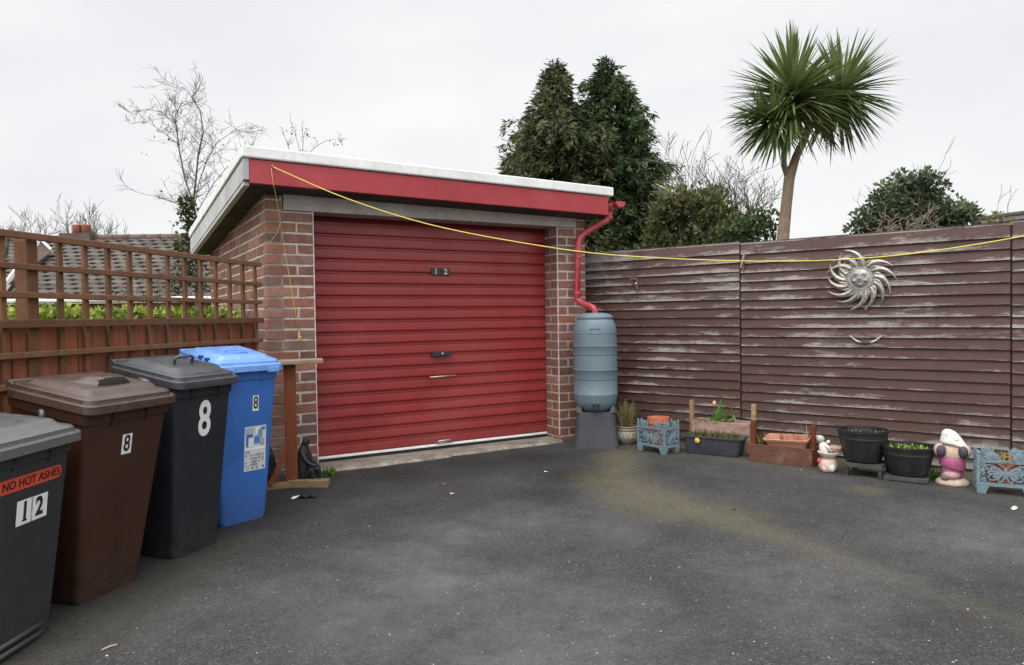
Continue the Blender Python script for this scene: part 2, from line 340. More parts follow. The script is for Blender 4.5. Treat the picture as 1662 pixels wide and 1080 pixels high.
for (x, y, _) in dm.v:
    p = V((x, y)); p3 = V((x, y, 0)); nf = nz((x * 3.1, y * 3.1, 4.2)) * .5 + nz((x * 8, y * 8, 1)) * .25
    ms = 0
    for (a, ra), (b, rb) in zip(mossp, mossp[1:]):
        ms = max(ms, min(1, max(0, 1.25 - (segd(p, a, b) + nf * .16) / (.56 * (ra + rb)))))
    ms *= 1 if y > 4.5 else max(.34, 1 - (4.5 - y) * .7)
    ms = max(ms, max(0, 1 - (p - rust).length / .22))
    df = (p3 - FO).dot(-FK); ms = max(ms, .75 * max(0, 1 - max(0, df + nf * .35 - .45) / .45)) if (p3 - FO).dot(FE) > -1.7 else ms
    dl = (p3 - LO).dot(-LK); ms = max(ms, .5 * max(0, 1 - abs(dl + nf * .3 - .75) / .3)) if y < 4.4 else ms
    pl = max([0] + [k * math.exp(-((p - c).length / r) ** 2) for c, r, k in palep]); pl = min(1, max(0, pl + nf * .25 * (pl > .05)))
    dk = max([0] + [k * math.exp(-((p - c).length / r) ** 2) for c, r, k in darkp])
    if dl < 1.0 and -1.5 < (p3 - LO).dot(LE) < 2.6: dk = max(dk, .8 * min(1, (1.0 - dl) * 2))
    cols.append((ms, pl, dk))
def inside(x, y):
    p = V((x, y, 0)); return (p - LO).dot(LK) < .06 and (p - FO).dot(FK) < .10
for j in range(len(ys) - 1):
    for i in range(nx - 1):
        if inside(xs[i] + .03, ys[j] + .03): dm.face((j * nx + i, j * nx + i + 1, (j + 1) * nx + i + 1, (j + 1) * nx + i))
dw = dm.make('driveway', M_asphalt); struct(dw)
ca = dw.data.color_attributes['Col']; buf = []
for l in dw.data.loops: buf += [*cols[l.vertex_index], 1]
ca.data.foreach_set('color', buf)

# ------------------------------------------------------------------ garage
ga = thing('garage', 'flat roofed red brick garage with a red roller door and white roof edge', 'garage', GO, GRZ)
UCL, UCR, UR, ZL, WB = -.3895, 2.851, 2.496, 2.211, 3.25
c_ = .0897; mj = .0145
def ztop(u, w): return 2.655 - .0127 * (u + .6) - .075 * (w + .25)
bm_ = M(); br_ = M(); BR = [(.225, .108, .082), (.25, .125, .096), (.20, .104, .086), (.26, .145, .115), (.215, .135, .115), (.165, .096, .085), (.235, .106, .078)]
def bcol(): return jit(random.choice(BR), .18)
def brick(x0, x1, y0, y1, z0, z1):
    if x1 - x0 < .02 or y1 - y0 < .02 or z1 - z0 < .02: return
    j = lambda: R(-.0025, .0025); p = []
    for z in (z0, z1):
        for x, y in ((x0, y0), (x1, y0), (x1, y1), (x0, y1)): p.append((x + j(), y + j(), z + j()))
    (bm_ if x1 < 1.2 else br_).hexa(p, bcol())
rows = []; z = ZL
k = 0
while z > -.05: z -= c_; rows.append(z)
rows = [r for r in rows] ; upz = ZL
while upz < 2.5: rows.append(upz); upz += c_
T = .13
for z0 in rows:
    r = round((z0 - ZL) / c_); z1 = z0 + c_ - mj; even = r % 2 == 0
    zb = max(z0, .0)
    topL = ztop(-.3, 0) - .29
    zt_ = min(z1, topL)
    if zt_ > zb + .015:
        # left front pillar, bonded round the corner
        xr = 0 if z0 < ZL - .01 else -.243
        if even: brick(UCL, UCL + .26 - mj if xr == 0 else min(UCL + .26 - mj, xr - mj), 0, T, zb, zt_); brick(UCL + .26, xr, 0, T, zb, zt_)
        else: brick(UCL, UCL + T - mj, 0, .26, zb, zt_); brick(UCL + T, xr, 0, T, zb, zt_)
        # right pillar
        xl = UR if z0 < ZL - .01 else 2.737
        if xl == UR:
            if even: brick(UR, UR + T - mj, 0, .25, zb, zt_); brick(UR + T, UCR, 0, T, zb, zt_)
            else: brick(UR, UR + .235 - mj, 0, T, zb, zt_); brick(UR + .235, UCR, 0, .25, zb, zt_); brick(UR, UR + T, T + mj, .25, zb, zt_)
        else: brick(xl + .01, UCR, 0, T, zb, zt_)
    # side walls
    for xa, xb in ((UCL, UCL + T), (UCR - T, UCR)):
        y = (T + mj if even else .26 + mj) ; n = 0
        while y < WB:
            L = .26; y2 = min(y + L - mj + .005, WB); 
            tt = min(z1, ztop(xa, (y + y2) / 2) - .27)
            if tt > zb + .015: brick(xa, xb, y, y2, zb, tt)
            y += L + .005
wall = bm_.make('brick_wall', [M_brick], ga, bevel=.005); br_.make('brick_wall', [M_brick], ga, bevel=.005)
# mortar bed: solid core just behind the brick faces, part of the wall
mo = M(); q = .0028; pts = lambda xa, xb, ya, yb, za, f: [(xa, ya, 0), (xb, ya, 0), (xb, yb, 0), (xa, yb, 0), (xa, ya, f(xa, ya)), (xb, ya, f(xb, ya)), (xb, yb, f(xb, yb)), (xa, yb, f(xa, yb))]
und = lambda x, y: ztop(x, y) - .285
mo.hexa(pts(UCL + q, -.003, q, T - q, 0, lambda x, y: ZL - .004)); mo.hexa(pts(UCL + q, -.255, q, T - q, 0, und)); mo.hexa(pts(UCL + q + .001, UCL + T - q, T - q - .002, WB - q, 0, und))
mo.hexa(pts(UR + .004, UCR - q, q, .25 - q, 0, lambda x, y: ZL - .004)); mo.hexa(pts(2.745, UCR - q, q + .001, T - q, 0, und)); mo.hexa(pts(UCR - T + q, UCR - q - .001, .25 - q - .002, WB - q, 0, und))
mo.hexa(pts(UCL + T - .01, UCR - T + .01, WB - T, WB - q - .002, 0, und))
mo.make('mortar_bed', M_mortar, wall)
l = M(); l.box(-.243, 2.737, -.008, T + .1, ZL + .002, 2.345); l.make('lintel', M_lintel, ga, bevel=.005)
# near-black sheet painting the shade behind the lintel and the door roll
l = M(); l.box(.003, UR - .003, .30, .34, .045, 2.3); l.make('door_shade_backing', M_dark, ga)
# roller door: ribbed curtain
d = M(); DW = .24; prof = []; nr = 19; z0, z1 = .075, 2.17; pt = (z1 - z0) / nr
for k in range(nr):
    b = z0 + pt * k
    prof += [(DW + .003, b), (DW - .010, b + pt * .05), (DW - .012, b + pt * .15), (DW - .011, b + pt * .5), (DW - .009, b + pt * .76), (DW - .015, b + pt * .80), (DW - .015, b + pt * .86), (DW + .008, b + pt * .90), (DW + .008, b + pt * .98)]
prof.append((DW, z1)); prof += [(DW + .03, z1 + .05), (DW + .08, z1 + .08)]
us = [.004 + (UR - .008) * i / 60 for i in range(61)]
b = len(d.v)
for (y, z) in prof:
    for u in us: d.v.append((u, y + .003 * nz((u * 2.2, z * 2, 3)) + .0015 * nz((u * 9, z * 5, 7)), z + .0012 * nz((u * 4, z * 9, 1))))
nu = len(us)
for i in range(len(prof) - 1):
    for j in range(nu - 1): d.face((i * nu + j, i * nu + j + 1, (i + 1) * nu + j + 1, (i + 1) * nu + j))
door = d.make('roller_door', M_door, ga)
l = M(); l.box(.004, UR - .004, DW - .022, DW + .01, .052, .074); l.make('bottom_bar', M_white, door, bevel=.004)
l = M(); l.box(.004, UR - .004, DW - .012, DW + .012, .024, .051); l.make('rubber_seal', M_black, door)
def text(s, name, mat, parent, size, loc, rot, sx=1, bold=0, depth=.0008, col=(1, 1, 1)):
    cu = bpy.data.curves.new(name, 'FONT'); cu.body = s; cu.size = size; cu.align_x = 'CENTER'; cu.align_y = 'CENTER'; cu.extrude = depth; cu.offset = bold
    o = bpy.data.objects.new(name, cu); C.objects.link(o)
    me = bpy.data.meshes.new_from_object(o.evaluated_get(bpy.context.evaluated_depsgraph_get())); bpy.data.objects.remove(o); me.name = name
    ca = me.color_attributes.get('Col') or me.color_attributes.new('Col', 'FLOAT_COLOR', 'CORNER'); ca.data.foreach_set('color', list((*col, 1.0)) * len(me.loops))
    me.materials.clear(); me.materials.append(mat); o = bpy.data.objects.new(name, me); C.objects.link(o); o.parent = parent
    o.matrix_local = Matrix.Translation(loc) @ rot.to_4x4() @ Matrix.Diagonal((sx, 1, 1, 1)); return o
RF = Matrix(((1, 0, 0), (0, 0, -1), (0, 1, 0)))      # text facing local -y
for ch, u in (('1', 1.232), ('2', 1.334)):
    l = M(); l.box(u - .048, u + .048, DW - .026, DW - .012, 1.706, 1.776, (.05, .042, .036)); pl_ = l.make('number_plate', M_paint, door, bevel=.003); pl_['label'] = 'dark plate with the digit ' + ch
    text(ch, 'digit', M_steel, pl_, .075, V((u, DW - .0275, 1.741)), RF, 1.0, .002)
l = M(); l.hexa([(1.165, DW - .05, .925), (1.36, DW - .05, .925), (1.36, DW - .01, .925), (1.165, DW - .01, .925), (1.185, DW - .045, .968), (1.385, DW - .045, .968), (1.385, DW - .01, .968), (1.185, DW - .01, .968)]); lk = l.make('lock_plate', M_black, door, bevel=.004)
l = M(); l.tube([(1.275, DW - .052, .948), (1.275, DW - .06, .948)], .012, 12); l.make('key_barrel', M_steel, lk, True)
l = M(); l.tube([(1.135, DW - .05, .727), (1.415, DW - .05, .732)], .0085, 10)
for u in (1.15, 1.40): l.tube([(u, DW - .05, .729), (u, DW, .729)], .007, 8)
l.make('pull_handle', simple('tarnished_brass', (.55, .42, .3), .35, .5, .2, 20, 0, metal=.7), door, True)
l = M(); l.tube([(1.21, DW - .02, .085), (1.23, DW - .045, .105), (1.34, DW - .045, .107), (1.37, DW - .02, .088)], .009, 8); l.box(1.20, 1.38, DW - .03, DW - .02, .078, .09); l.make('bottom_latch', M_steel, door, True)
M_bead = simple('paint_bead', (.62, .54, .49), .7, .3, .3, 12, .2, 60, dirt=(.3, .2, .16), dirtamt=.8)
for u in (.0, UR):
    l = M(); l.box(u - .004, u + .003, -.010, .004, .07, ZL - .003); l.make('edge_bead', M_bead, ga)
th = M(); n = 40
for i in range(n):
    a, b = .0 + UR * i / n, UR * (i + 1) / n; y = lambda u: -.10 + .03 * nz((u * 3, 0, 0)) + (.02 if u > 1.2 else -.03)
    th.hexa([(a, y(a), -.01), (b, y(b), -.01), (b, .34, -.01), (a, .34, -.01), (a, y(a) + .03, .022 + .004 * nz((a * 5, 1, 1))), (b, y(b) + .03, .022 + .004 * nz((b * 5, 1, 1))), (b, .34, .022), (a, .34, .022)])
th.make('threshold', M_conc, ga)
# roof
UL, UE, WF, WE = -.60, 2.97, -.25, 3.32
def slab(M_, x0, x1, y0, y1, o0, o1):      # follows the roof slope between offsets o0..o1 below the trim top
    P = lambda x, y, o: (x, y, ztop(x, y) - o)
    M_.hexa([P(x0, y0, o1), P(x1, y0, o1), P(x1, y1, o1), P(x0, y1, o1), P(x0, y0, o0), P(x1, y0, o0), P(x1, y1, o0), P(x0, y1, o0)])
l = M(); slab(l, UL + .03, UE - .01, WF + .03, WE - .03, .02, .265); roof = l.make('roof', [M_felt], ga)
l = M(); slab(l, UL - .012, UE + .05, WF - .03, WF + .029, 0, .092); l.make('front_trim', M_white, roof, bevel=.012)
l = M(); slab(l, UL - .012, UL + .029, WF + .03, WE, 0, .085); l.make('side_trim', M_white, roof, bevel=.008)
l = M(); slab(l, UE - .009, UE + .05, WF + .03, WE, 0, .092); l.make('side_trim', M_white, roof, bevel=.008)
l = M(); slab(l, UL + .045, UE - .005, WF - .008, WF + .028, .098, .285); l.make('fascia', M_red, ga, bevel=.004)
l = M(); slab(l, UL, UL + .043, WF - .012, WF + .03, .096, .262); l.make('fascia_end_cap', simple('grey_cap', (.34, .35, .36), .5, .4, .1, 4, .05), ga, bevel=.003)
l = M(); slab(l, UL + .002, UL + .028, WF + .031, WE - .02, .10, .262); l.make('side_fascia', M_greyfascia, ga, bevel=.003)
l = M(); slab(l, UL + .006, UL + .05, WF + .028, WE - .02, .268, .30); l.make('soffit_moulding', M_greyfascia, ga, bevel=.004)
l = M(); slab(l, UL + .05, UCL + .0, WF + .03, WE - .03, .266, .288); slab(l, UCL, UE - .02, WF + .03, -.002, .266, .288); l.make('soffit', simple('dark_soffit', (.06, .05, .045), .8, .2, .3, 3, .2, 30), ga)
l = M(); l.box(-.38, 2.85, -.004, .06, 2.346, ztop(1, 0) - .285); l.make('packing_board', simple('dark_packing', (.05, .038, .032), .9, .1, .3, 4, .2), ga)
# gutter along the right eave
gm = M(); n = 10; gy0, gy1 = WF - .02, WE
for (ya, yb) in ((gy0, gy1),):
    ring = lambda y, r: [(3.115 + r * math.cos(PI + PI * k / n), y, 2.475 - .02 * (y + .25) + r * math.sin(PI + PI * k / n)) for k in range(n + 1)]
    o_, i_ = [ring(y, .062) for y in (ya, yb)], [ring(y, .054) for y in (ya, yb)]
    gm.loft([o_[0], o_[1]], False, False, False); gm.loft([i_[0], i_[1]], False, False, False)
    gm.poly(ring(ya, .062)); gm.poly(ring(yb, .062))
    for s in (0, -1): gm.poly([o_[0][s], o_[1][s], i_[1][s], i_[0][s]])
gm.make('gutter', M_pipe, ga)
def gl(px, py, w):                           # garage local coordinates of a photo point on the plane w in front of the wall
    P = onplane(px, py, GO + GN * w, GN) - GO; return V((P.dot(GD), w, P.z))
PW = -.075
def g2l(P): P = V(P) - GO; return V((P.dot(GD), P.dot(GN), P.z))
A0 = V((3.06, -.16, 2.41)); A1 = V((3.055, -.15, 2.33)); A2 = gl(975, 363, -.13); A3 = gl(950, 378, PW); A4 = gl(941, 386, PW); A5 = gl(938, 398, PW); A6 = gl(936.5, 484, PW)
BT = V((.83, 7.17, 0)); B_ = g2l(BT + V((-.01, .02, 1.30)))
dp = M(); dp.tube([A0, A1, A1 + (A2 - A1) * .35 - V((0, 0, .02)), A2, A3, A4, A5, A5 - V((0, 0, .03)), A6, A6 + V((.004, -.008, -.025)), A6.lerp(B_ + V((0, 0, .075)), .35) - V((0, 0, .025)), A6.lerp(B_ + V((0, 0, .075)), .75) - V((0, 0, .01)), B_ + V((0, 0, .07)), B_ + V((.012, -.008, .045)), B_ + V((.014, -.01, -.03))], .032, 14)
dpo = dp.make('downpipe', M_pipe, ga, True)
for c0, h, r in ((A5 - V((0, 0, .06)), .05, .041), (A5 - V((0, 0, .13)), .022, .039), (A6 + V((0, 0, .05)), .035, .038), (A1 - V((0, 0, .015)), .03, .038)):
    l = M(); l.lathe([(r - .004, -h / 2), (r, -h / 2 + .004), (r, h / 2 - .004), (r - .004, h / 2)], 16, c0); l.make('collar', M_pipe, dpo, True, auto=40)
l = M(); l.lathe([(.036, -.035), (.05, .02), (.052, .05)], 14, A0 + V((0, 0, .0))); l.make('gutter_outlet', M_pipe, dpo, True)

# ------------------------------------------------------------------ lapped fence on the right
fr = thing('lapped_fence', 'tall dark brown fence of lapped horizontal boards with peeling white patches', 'fence', FO, FRZ)
def lap_panel(x0, x1, zt, n, up):
    p = M(); tops = [zt]; z = zt - .105; tops.append(z)
    while z > .05: z -= .0872; tops.append(max(z, .0))
    for i in range(len(tops) - 1):
        a, b = tops[i + 1], tops[i] + .012
        N = 14; rnd = R(0, 1); uu = up * max(0, 1 - i / 9.0) + .12 * R(0, 1)
        for j in range(N):
            xa, xb = x0 + (x1 - x0) * j / N, x0 + (x1 - x0) * (j + 1) / N
            def P(x, t, z): 
                wv = .005 * nz((x * 1.6, i * 3.7, x0)); dz = .004 * nz((x * 1.1, i * 5.1, 2 + x0)); return (x, (-.030 if t == 0 else -.006) + wv, z + dz)
            ua, ub = j / N, (j + 1) / N; c = (rnd, uu, 0)
            lo, hi = (P(xa, 0, a), P(xb, 0, a)), (P(xa, 1, b), P(xb, 1, b))
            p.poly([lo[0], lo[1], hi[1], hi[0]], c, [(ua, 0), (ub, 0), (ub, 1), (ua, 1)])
            p.poly([(lo[0][0], lo[0][1] + .014, lo[0][2]), (lo[1][0], lo[1][1] + .014, lo[1][2]), lo[1], lo[0]], c, [(ua, 1)] * 4)
    p.mat = 0; p.box(x0, x1, .006, .02, 0.0, zt - .005, (.3, .2, 0))
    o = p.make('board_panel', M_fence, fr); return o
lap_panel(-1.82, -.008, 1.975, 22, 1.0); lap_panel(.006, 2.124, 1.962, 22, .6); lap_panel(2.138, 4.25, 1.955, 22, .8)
for xa, xb, zt in ((-1.82, -.006, 1.977), (.004, 2.126, 1.964)):
    l = M(); N = 12
    for j in range(N):
        a, b = xa + (xb - xa) * j / N, xa + (xb - xa) * (j + 1) / N
        l.poly([(a, -.012, zt), (b, -.012, zt), (b, .03, zt), (a, .03, zt)], (1, 1, 0), [(0, 0)] * 4); l.poly([(a, -.012, zt - .012), (b, -.012, zt - .012), (b, -.012, zt), (a, -.012, zt)], (1, 1, 0), [(0, 0)] * 4)
    l.make('top_edge', M_fence, fr)
for x in (-.001, 2.131, 4.3):
    l = M(); l.box(x - .006, x + .006, -.022, .03, 0, 1.95 if x < 4 else 2.3, (.12, .1, .1)); l.box(x - .035, x + .035, .03, .1, 0, 1.95 if x < 4 else 2.3, (.7, .7, .7)); l.make('post', M_post, fr)

# sun ornament
def fl_(x, y, z): return FO + FE * x + FK * y + V((0, 0, z))
sn = thing('sun_ornament', 'round weathered metal sun face with curling rays hung on the brown fence', 'wall ornament', fl_(1.062, -.034, 1.583), FRZ)
l = M(); l.lathe([(.108, 0), (.110, .012), (.104, .02), (.098, .014), (.092, .014), (.086, .022), (.078, .014), (.07, .02), (.05, .030), (.025, .036), (.002, .037)], 40, col=(1, 1, 1), cap0=True)
for s in (-1, 1):
    l.ball((s * .03, .02, .033), .013, .007, .006, 10, col=(.6, .6, .58)); l.tube([(s * .048, .03, .026), (s * .03, .038, .033), (s * .012, .032, .036)], .005, 6); l.ball((s * .04, -.018, .028), .018, .016, .012, 10)
l.tube([(0, .03, .034), (0, 0, .044), (0, -.012, .048)], [.005, .008, .01], 8); l.tube([(-.026, -.036, .03), (0, -.042, .036), (.026, -.036, .03)], [.003, .006, .003], 6); l.tube([(-.02, -.046, .028), (0, -.052, .033), (.02, -.046, .028)], [.003, .006, .003], 6)
for k in range(30):
    a = 2 * PI * k / 30; l.ball((.095 * math.cos(a), .095 * math.sin(a), .015), .007, .007, .006, 6, col=(.8, .8, .78))
face = l.make('face_disc', M_metal, sn, True)
rays = M()
def rayshape(a, L, wd, curl, tip):
    n = 12; ctr = []
    for i in range(n + 1):
        t = i / n; r = .104 + L * t; th = a + curl * (t ** 1.6); ctr.append((V((r * math.cos(th), r * math.sin(th), .012 + .012 * math.sin(t * PI))), wd * (1 - t) ** .8 + .002))
    L_, R_, T_ = [], [], []
    for i in range(n + 1):
        p, w_ = ctr[i]; d = (ctr[min(i + 1, n)][0] - ctr[max(i - 1, 0)][0]).normalized(); s = V((-d.y, d.x, 0)); L_.append(p + s * w_); R_.append(p - s * w_); T_.append(p + V((0, 0, w_ * .6)))
    c = jit((1, .95, .88), .2)
    for i in range(n):
        rays.poly([L_[i], T_[i], T_[i + 1], L_[i + 1]], c); rays.poly([T_[i], R_[i], R_[i + 1], T_[i + 1]], c)
        rays.poly([R_[i], L_[i], L_[i + 1], R_[i + 1]], c)
    if tip: rays.ball(ctr[-1][0], .008, n=8, col=(1.3, .8, .6))
for k in range(14): rayshape(2 * PI * k / 14 + .1, .138 + .014 * (k % 2), .027, -.62 if k % 14 not in (3, 4, 5) else .6, k % 2 == 0)
for k in range(14): rayshape(2 * PI * (k + .5) / 14 + .1, .07, .012, -.3, k % 3 == 0)
rays.make('rays', M_metal, sn, True)
for ch in sn.children: ch.rotation_euler.x = PI / 2
sn.scale = (1.1, 1, 1.1)
# crescent on the boards
l = M(); pts_ = []
for i in range(15):
    t = -1 + 2 * i / 14; pts_.append((t * .122, -.038, 1.025 + .062 * t * t * abs(t) ** .2))
for i in range(14):
    c = (.62, .58, .53) if i < 4 or i > 9 else (.10, .048, .042)
    if i in (4, 9): c = (.3, .26, .24)
    l.tube(pts_[i:i + 2], [.009 * (1.05 - abs((i - 7) / 9)) + .002] * 2, 6, c)
tag(l.make('crescent_ornament', M_paint, loc=fl_(1.10, 0, 0), rz=FRZ, smooth=True), 'small brown smile shaped ornament with white tips below the metal sun', 'wall ornament')
def bracket(x, z, label, folded):
    b_ = M(); o = (0, 0, 0)
    b_.bar((0, -.036, 0), (0, -.036, -.13), .018, .012, V((0, 1, 0)), (.16, .09, .07))
    if folded: b_.bar((-.02, -.05, -.10), (.015, -.06, .02), .012, .01, V((0, 1, 0)), (.35, .33, .33)); b_.bar((.02, -.05, .03), (.02, -.05, -.05), .01, .01, V((0, 1, 0)), (.2, .1, .08))
    else: b_.bar((0, -.04, -.004), (-.075, -.055, -.004), .018, .012, V((0, 1, 0)), (.14, .08, .065)); b_.bar((-.07, -.05, -.006), (0, -.04, -.12), .010, .008, V((0, 1, 0)), (.12, .07, .06)); b_.ball((-.01, -.05, -.055), .012, n=8, col=(.6, .58, .55))
    tag(b_.make('wall_bracket', M_paint, loc=fl_(x, 0, z), rz=FRZ), label, 'bracket')
bracket(-1.095, 1.68, 'small triangular metal bracket on the fence near the downpipe', False); bracket(.035, 1.83, 'small metal hook bracket on the fence joint under the yellow line', True)

# ------------------------------------------------------------------ trellis fence on the left
lf = thing('trellis_fence', 'brown timber fence with open square trellis along its top behind the bins', 'fence', LO, LRZ)
p = M(); bw = .105; x = -3.4
while x < 2.28:
    c = jit((1, 1, 1), .16); o = .006 * R(-1, 1); p.box(x, min(x + bw - .004, 2.29), .02 + o, .034 + o, 0, 1.285, c); x += bw
p.box(-3.4, 2.29, .036, .05, .03, 1.27, (.5, .5, .5)); p.make('boards', M_panel, lf)
for i, zc in enumerate([1.741, 1.585, 1.442, 1.297, 1.141, .988, .83, .67, .51, .35, .19]):
    l = M(); w_ = .031 if i else .036; N = 16
    l.box(-3.4, 2.31, -.030, -.004, zc - w_ / 2, zc + w_ / 2, jit((1, 1, 1), .1)); 
    if i == 3: l.box(-3.4, 2.31, -.042, -.031, zc - .02, zc + .022, (.8, .75, .7))
    l.make('rail', M_latt, lf, bevel=.004)
for k in range(-18, 14):
    xx = .01 + .1733 * k
    if k == 1: continue
    l = M(); l.box(xx - .0155, xx + .0155, -.003, .019, .02, 1.735, jit((1, 1, 1), .2)); l.make('batten', M_latt, lf, bevel=.003)
for xx in (.178, -1.72, -3.35):
    l = M(); l.box(xx - .034, xx + .034, -.002, .075, 0, 1.725, (.85, .8, .75)); l.make('post', M_latt, lf, bevel=.004)

# ------------------------------------------------------------------ wheelie bins
def rrect(cx, cy, hx, hy, r, z, n=5, zf=None):
    out = []
    for (sx, sy, a0) in ((1, -1, -PI / 2), (1, 1, 0), (-1, 1, PI / 2), (-1, -1, PI)):
        for i in range(n + 1):
            a = a0 + PI / 2 * i / n; x = cx + sx * (hx - r) + r * math.cos(a); y = cy + sy * (hy - r) + r * math.sin(a); out.append(V((x, y, z + (zf(x, y) if zf else 0))))
    return out
def wheelie(label, bl, br, h, body, lidc, kind, lidd=.50, rise=.075, lean=.085, wt=0):
    A, B = spot(*bl), spot(*br); d = (B - A); wb = d.length; d.normalize(); rz = math.atan2(d.y, d.x)
    t = thing('wheelie_bin', label, 'wheelie bin', (A + B) / 2, rz, None)
    wt = wt or max(wb * 1.24, .435); db, dt = .36, .45
    bm = M(); rings = []
    for f in (0, .02, .3, .6, .85, .93, .935, 1.0):
        ww = wb + (wt - wb) * f; y0 = -lean * f; y1 = db + (dt - lean - db) * f; ex = .0 if f < .932 else .008
        rings.append(rrect(0, (y0 + y1) / 2, ww / 2 + ex - (.012 if f == 0 else 0), (y1 - y0) / 2 + ex, .035, h * f, 4, (lambda x, y: rise * max(0, (y + lean) / dt)) if f > .9 else None))
    bm.loft(rings, True, True, True, body)
    for s in (-1, 1): bm.hexa([(s * .10 - .006, -lean * .925 - .001, h * .91), (s * .10 + .006, -lean * .925 - .001, h * .91), (s * .10 + .006, 0, h * .92), (s * .10 - .006, 0, h * .92), (s * .10 - .012, -lean - .02, h * .985), (s * .10 + .012, -lean - .02, h * .985), (s * .10 + .012, 0, h * .985), (s * .10 - .012, 0, h * .985)], body)
    bo = bm.make('body', M_binbody, t, True, auto=35)
    lw, y0, y1 = wt / 2 + .022, -lean - .045, -lean - .045 + lidd; cy = (y0 + y1) / 2; hy = (y1 - y0) / 2
    zf = lambda x, y: rise * (y - y0) / lidd
    lm = M(); rg = []
    for ins, z in ((.004, -.012), (0, -.008), (0, .026), (.004, .030), (.018, .031), (.019, .034), (.020, .048), (.026, .053), (.050, .055), (.062, .060), (.078, .078), (.086, .081), (.13, .083)):
        rg.append(rrect(0, cy, lw - ins, hy - ins, max(.05 - ins * .25, .02), h + z, 5, zf))
    lm.loft(rg, True, True, True, lidc); lid = lm.make('lid', M_binlid, t, True, auto=32)
    hm = M(); by = y1 + .005; bz = h + rise + .045
    hm.tube([(-lw + .03, by, bz), (lw - .03, by, bz)], .014, 10, lidc)
    for xx in (-lw + .035, -.03, .03, lw - .035): hm.bar((xx, by, bz), (xx, by - .05, bz - .035), .012, .028, col=lidc)
    hm.make('handle_bar', M_binlid, t, True, auto=40)
    for s in (-1, 1):
        wm = M(); x0 = s * (wb / 2 + .002); wm.tube([(x0, db - .02, .09), (x0 + s * .035, db - .02, .09)], .09, 20, (.02, .02, .02)); wm.make('wheel', M_binbody, t, True, auto=40)
    # plane of the front face, to place stickers
    lp = M()
    sl = -lean / h
    def loc(px, py):
        O = (A + B) / 2; X = d; K = V((-d.y, d.x, 0)); U = (K * (-lean) + V((0, 0, h))).normalized(); N = X.cross(U)
        P = onplane(px, py, O, N) - O; return P.dot(X), P.z
    def fpt(x, z, off=.002): return V((x, sl * z - off, z - off * .05))
    RS = Matrix(((1, 0, 0), (0, sl, -1), (0, 1, sl))).to_3x3()
    def plate(name, x0, x1, z0, z1, col, off=.002, rnd=0, parent=t, mat=M_sticker, skew=0):
        q_ = M(); n = 6; pp = []
        if rnd:
            for (sx, sz, a0) in ((x1 - rnd, z0 + rnd, -PI / 2), (x1 - rnd, z1 - rnd, 0), (x0 + rnd, z1 - rnd, PI / 2), (x0 + rnd, z0 + rnd, PI)):
                pp += [fpt(sx + rnd * math.cos(a0 + PI / 2 * i / n), sz + rnd * math.sin(a0 + PI / 2 * i / n), off) for i in range(n + 1)]
        else: pp = [fpt(x0, z0, off), fpt(x1, z0, off), fpt(x1, z1 , off), fpt(x0, z1, off)]
        q_.poly(pp, col); return q_.make(name, mat, parent)
    def word(s, name, parent, size, x, z, col, off=.004, sx=1, bold=0): return text(s, name, M_sticker, parent, size, fpt(x, z, off), RS, sx, bold, .0003, col)
    zl = lambda x, y, top: h + top + zf(x, y)
    return dict(t=t, loc=loc, plate=plate, word=word, lid=lid, cy=cy, lw=lw, y0=y0, y1=y1, zl=zl, h=h, fpt=fpt, wb=wb, wt=wt, body=bo, lidc=lidc)
# nearest, dark grey, number 12
A12 = (-34, 1098); B12 = (84, 1022)
b1 = wheelie('dark grey wheelie bin with an orange strip and number 12, nearest the camera', A12, B12, .81, (.030, .032, .036), (.10, .104, .104), 'grey', .5, .06)
for ch, px in (('1', (27.5, 811, 50.5, 850.5, 39)), ('2', (51, 803, 74, 841, 62.5))):
    x0 = b1['loc'](px[0], px[1])[0]; x1 = b1['loc'](px[2], px[3])[0]; z1 = b1['loc'](px[4], px[1])[1]; z0 = b1['loc'](px[4], px[3])[1]
    s_ = b1['plate']('number_sticker', x0, x1, z0, z1, (.78, .78, .78)); s_['label'] = 'white sticker with the digit ' + ch
    if ch == '1':
        q_ = M(); xm = (x0 + x1) / 2; zz = z0 + (z1 - z0) * .13; q_.poly([b1['fpt'](xm - .014, zz, .0037), b1['fpt'](xm + .014, zz, .0037), b1['fpt'](xm + .014, zz + .007, .0037), b1['fpt'](xm - .014, zz + .007, .0037)], (.02, .02, .02)); q_.make('digit_foot', M_sticker, s_)
    b1['word'](ch, 'digit', s_, (z1 - z0) * 1.05, (x0 + x1) / 2, (z0 + z1) / 2, (.02, .02, .02), .0035, .85, .003)
x1, zc = b1['loc'](99, 763); xa, _ = b1['loc'](0, 785); W_ = .40
st_ = b1['plate']('warning_strip', x1 - W_, x1, zc - .027, zc + .027, (.56, .075, .035), .002, .025); st_['label'] = 'orange red strip reading NO HOT ASHES'
b1['word']('NO HOT ASHES', 'lettering', st_, .0455, x1 - .172, zc, (.05, .015, .012), .0035, 1.0, .0004)
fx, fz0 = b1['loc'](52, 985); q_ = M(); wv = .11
q_.box(-wv - .03, wv, -.004, .05, .035, .125, (.006, .006, .007)); q_.make('foot_recess', M_binbody, b1['t'])  # near-black box paints the shade of the recess, no cavity is cut
for zz in (.028, .062):
    q_ = M(); q_.tube([(-wv - .03, -.014, zz), (wv + .005, -.014, zz)], .010, 8, (.05, .052, .055)); q_.make('foot_ledge', M_binbody, b1['t'], True)
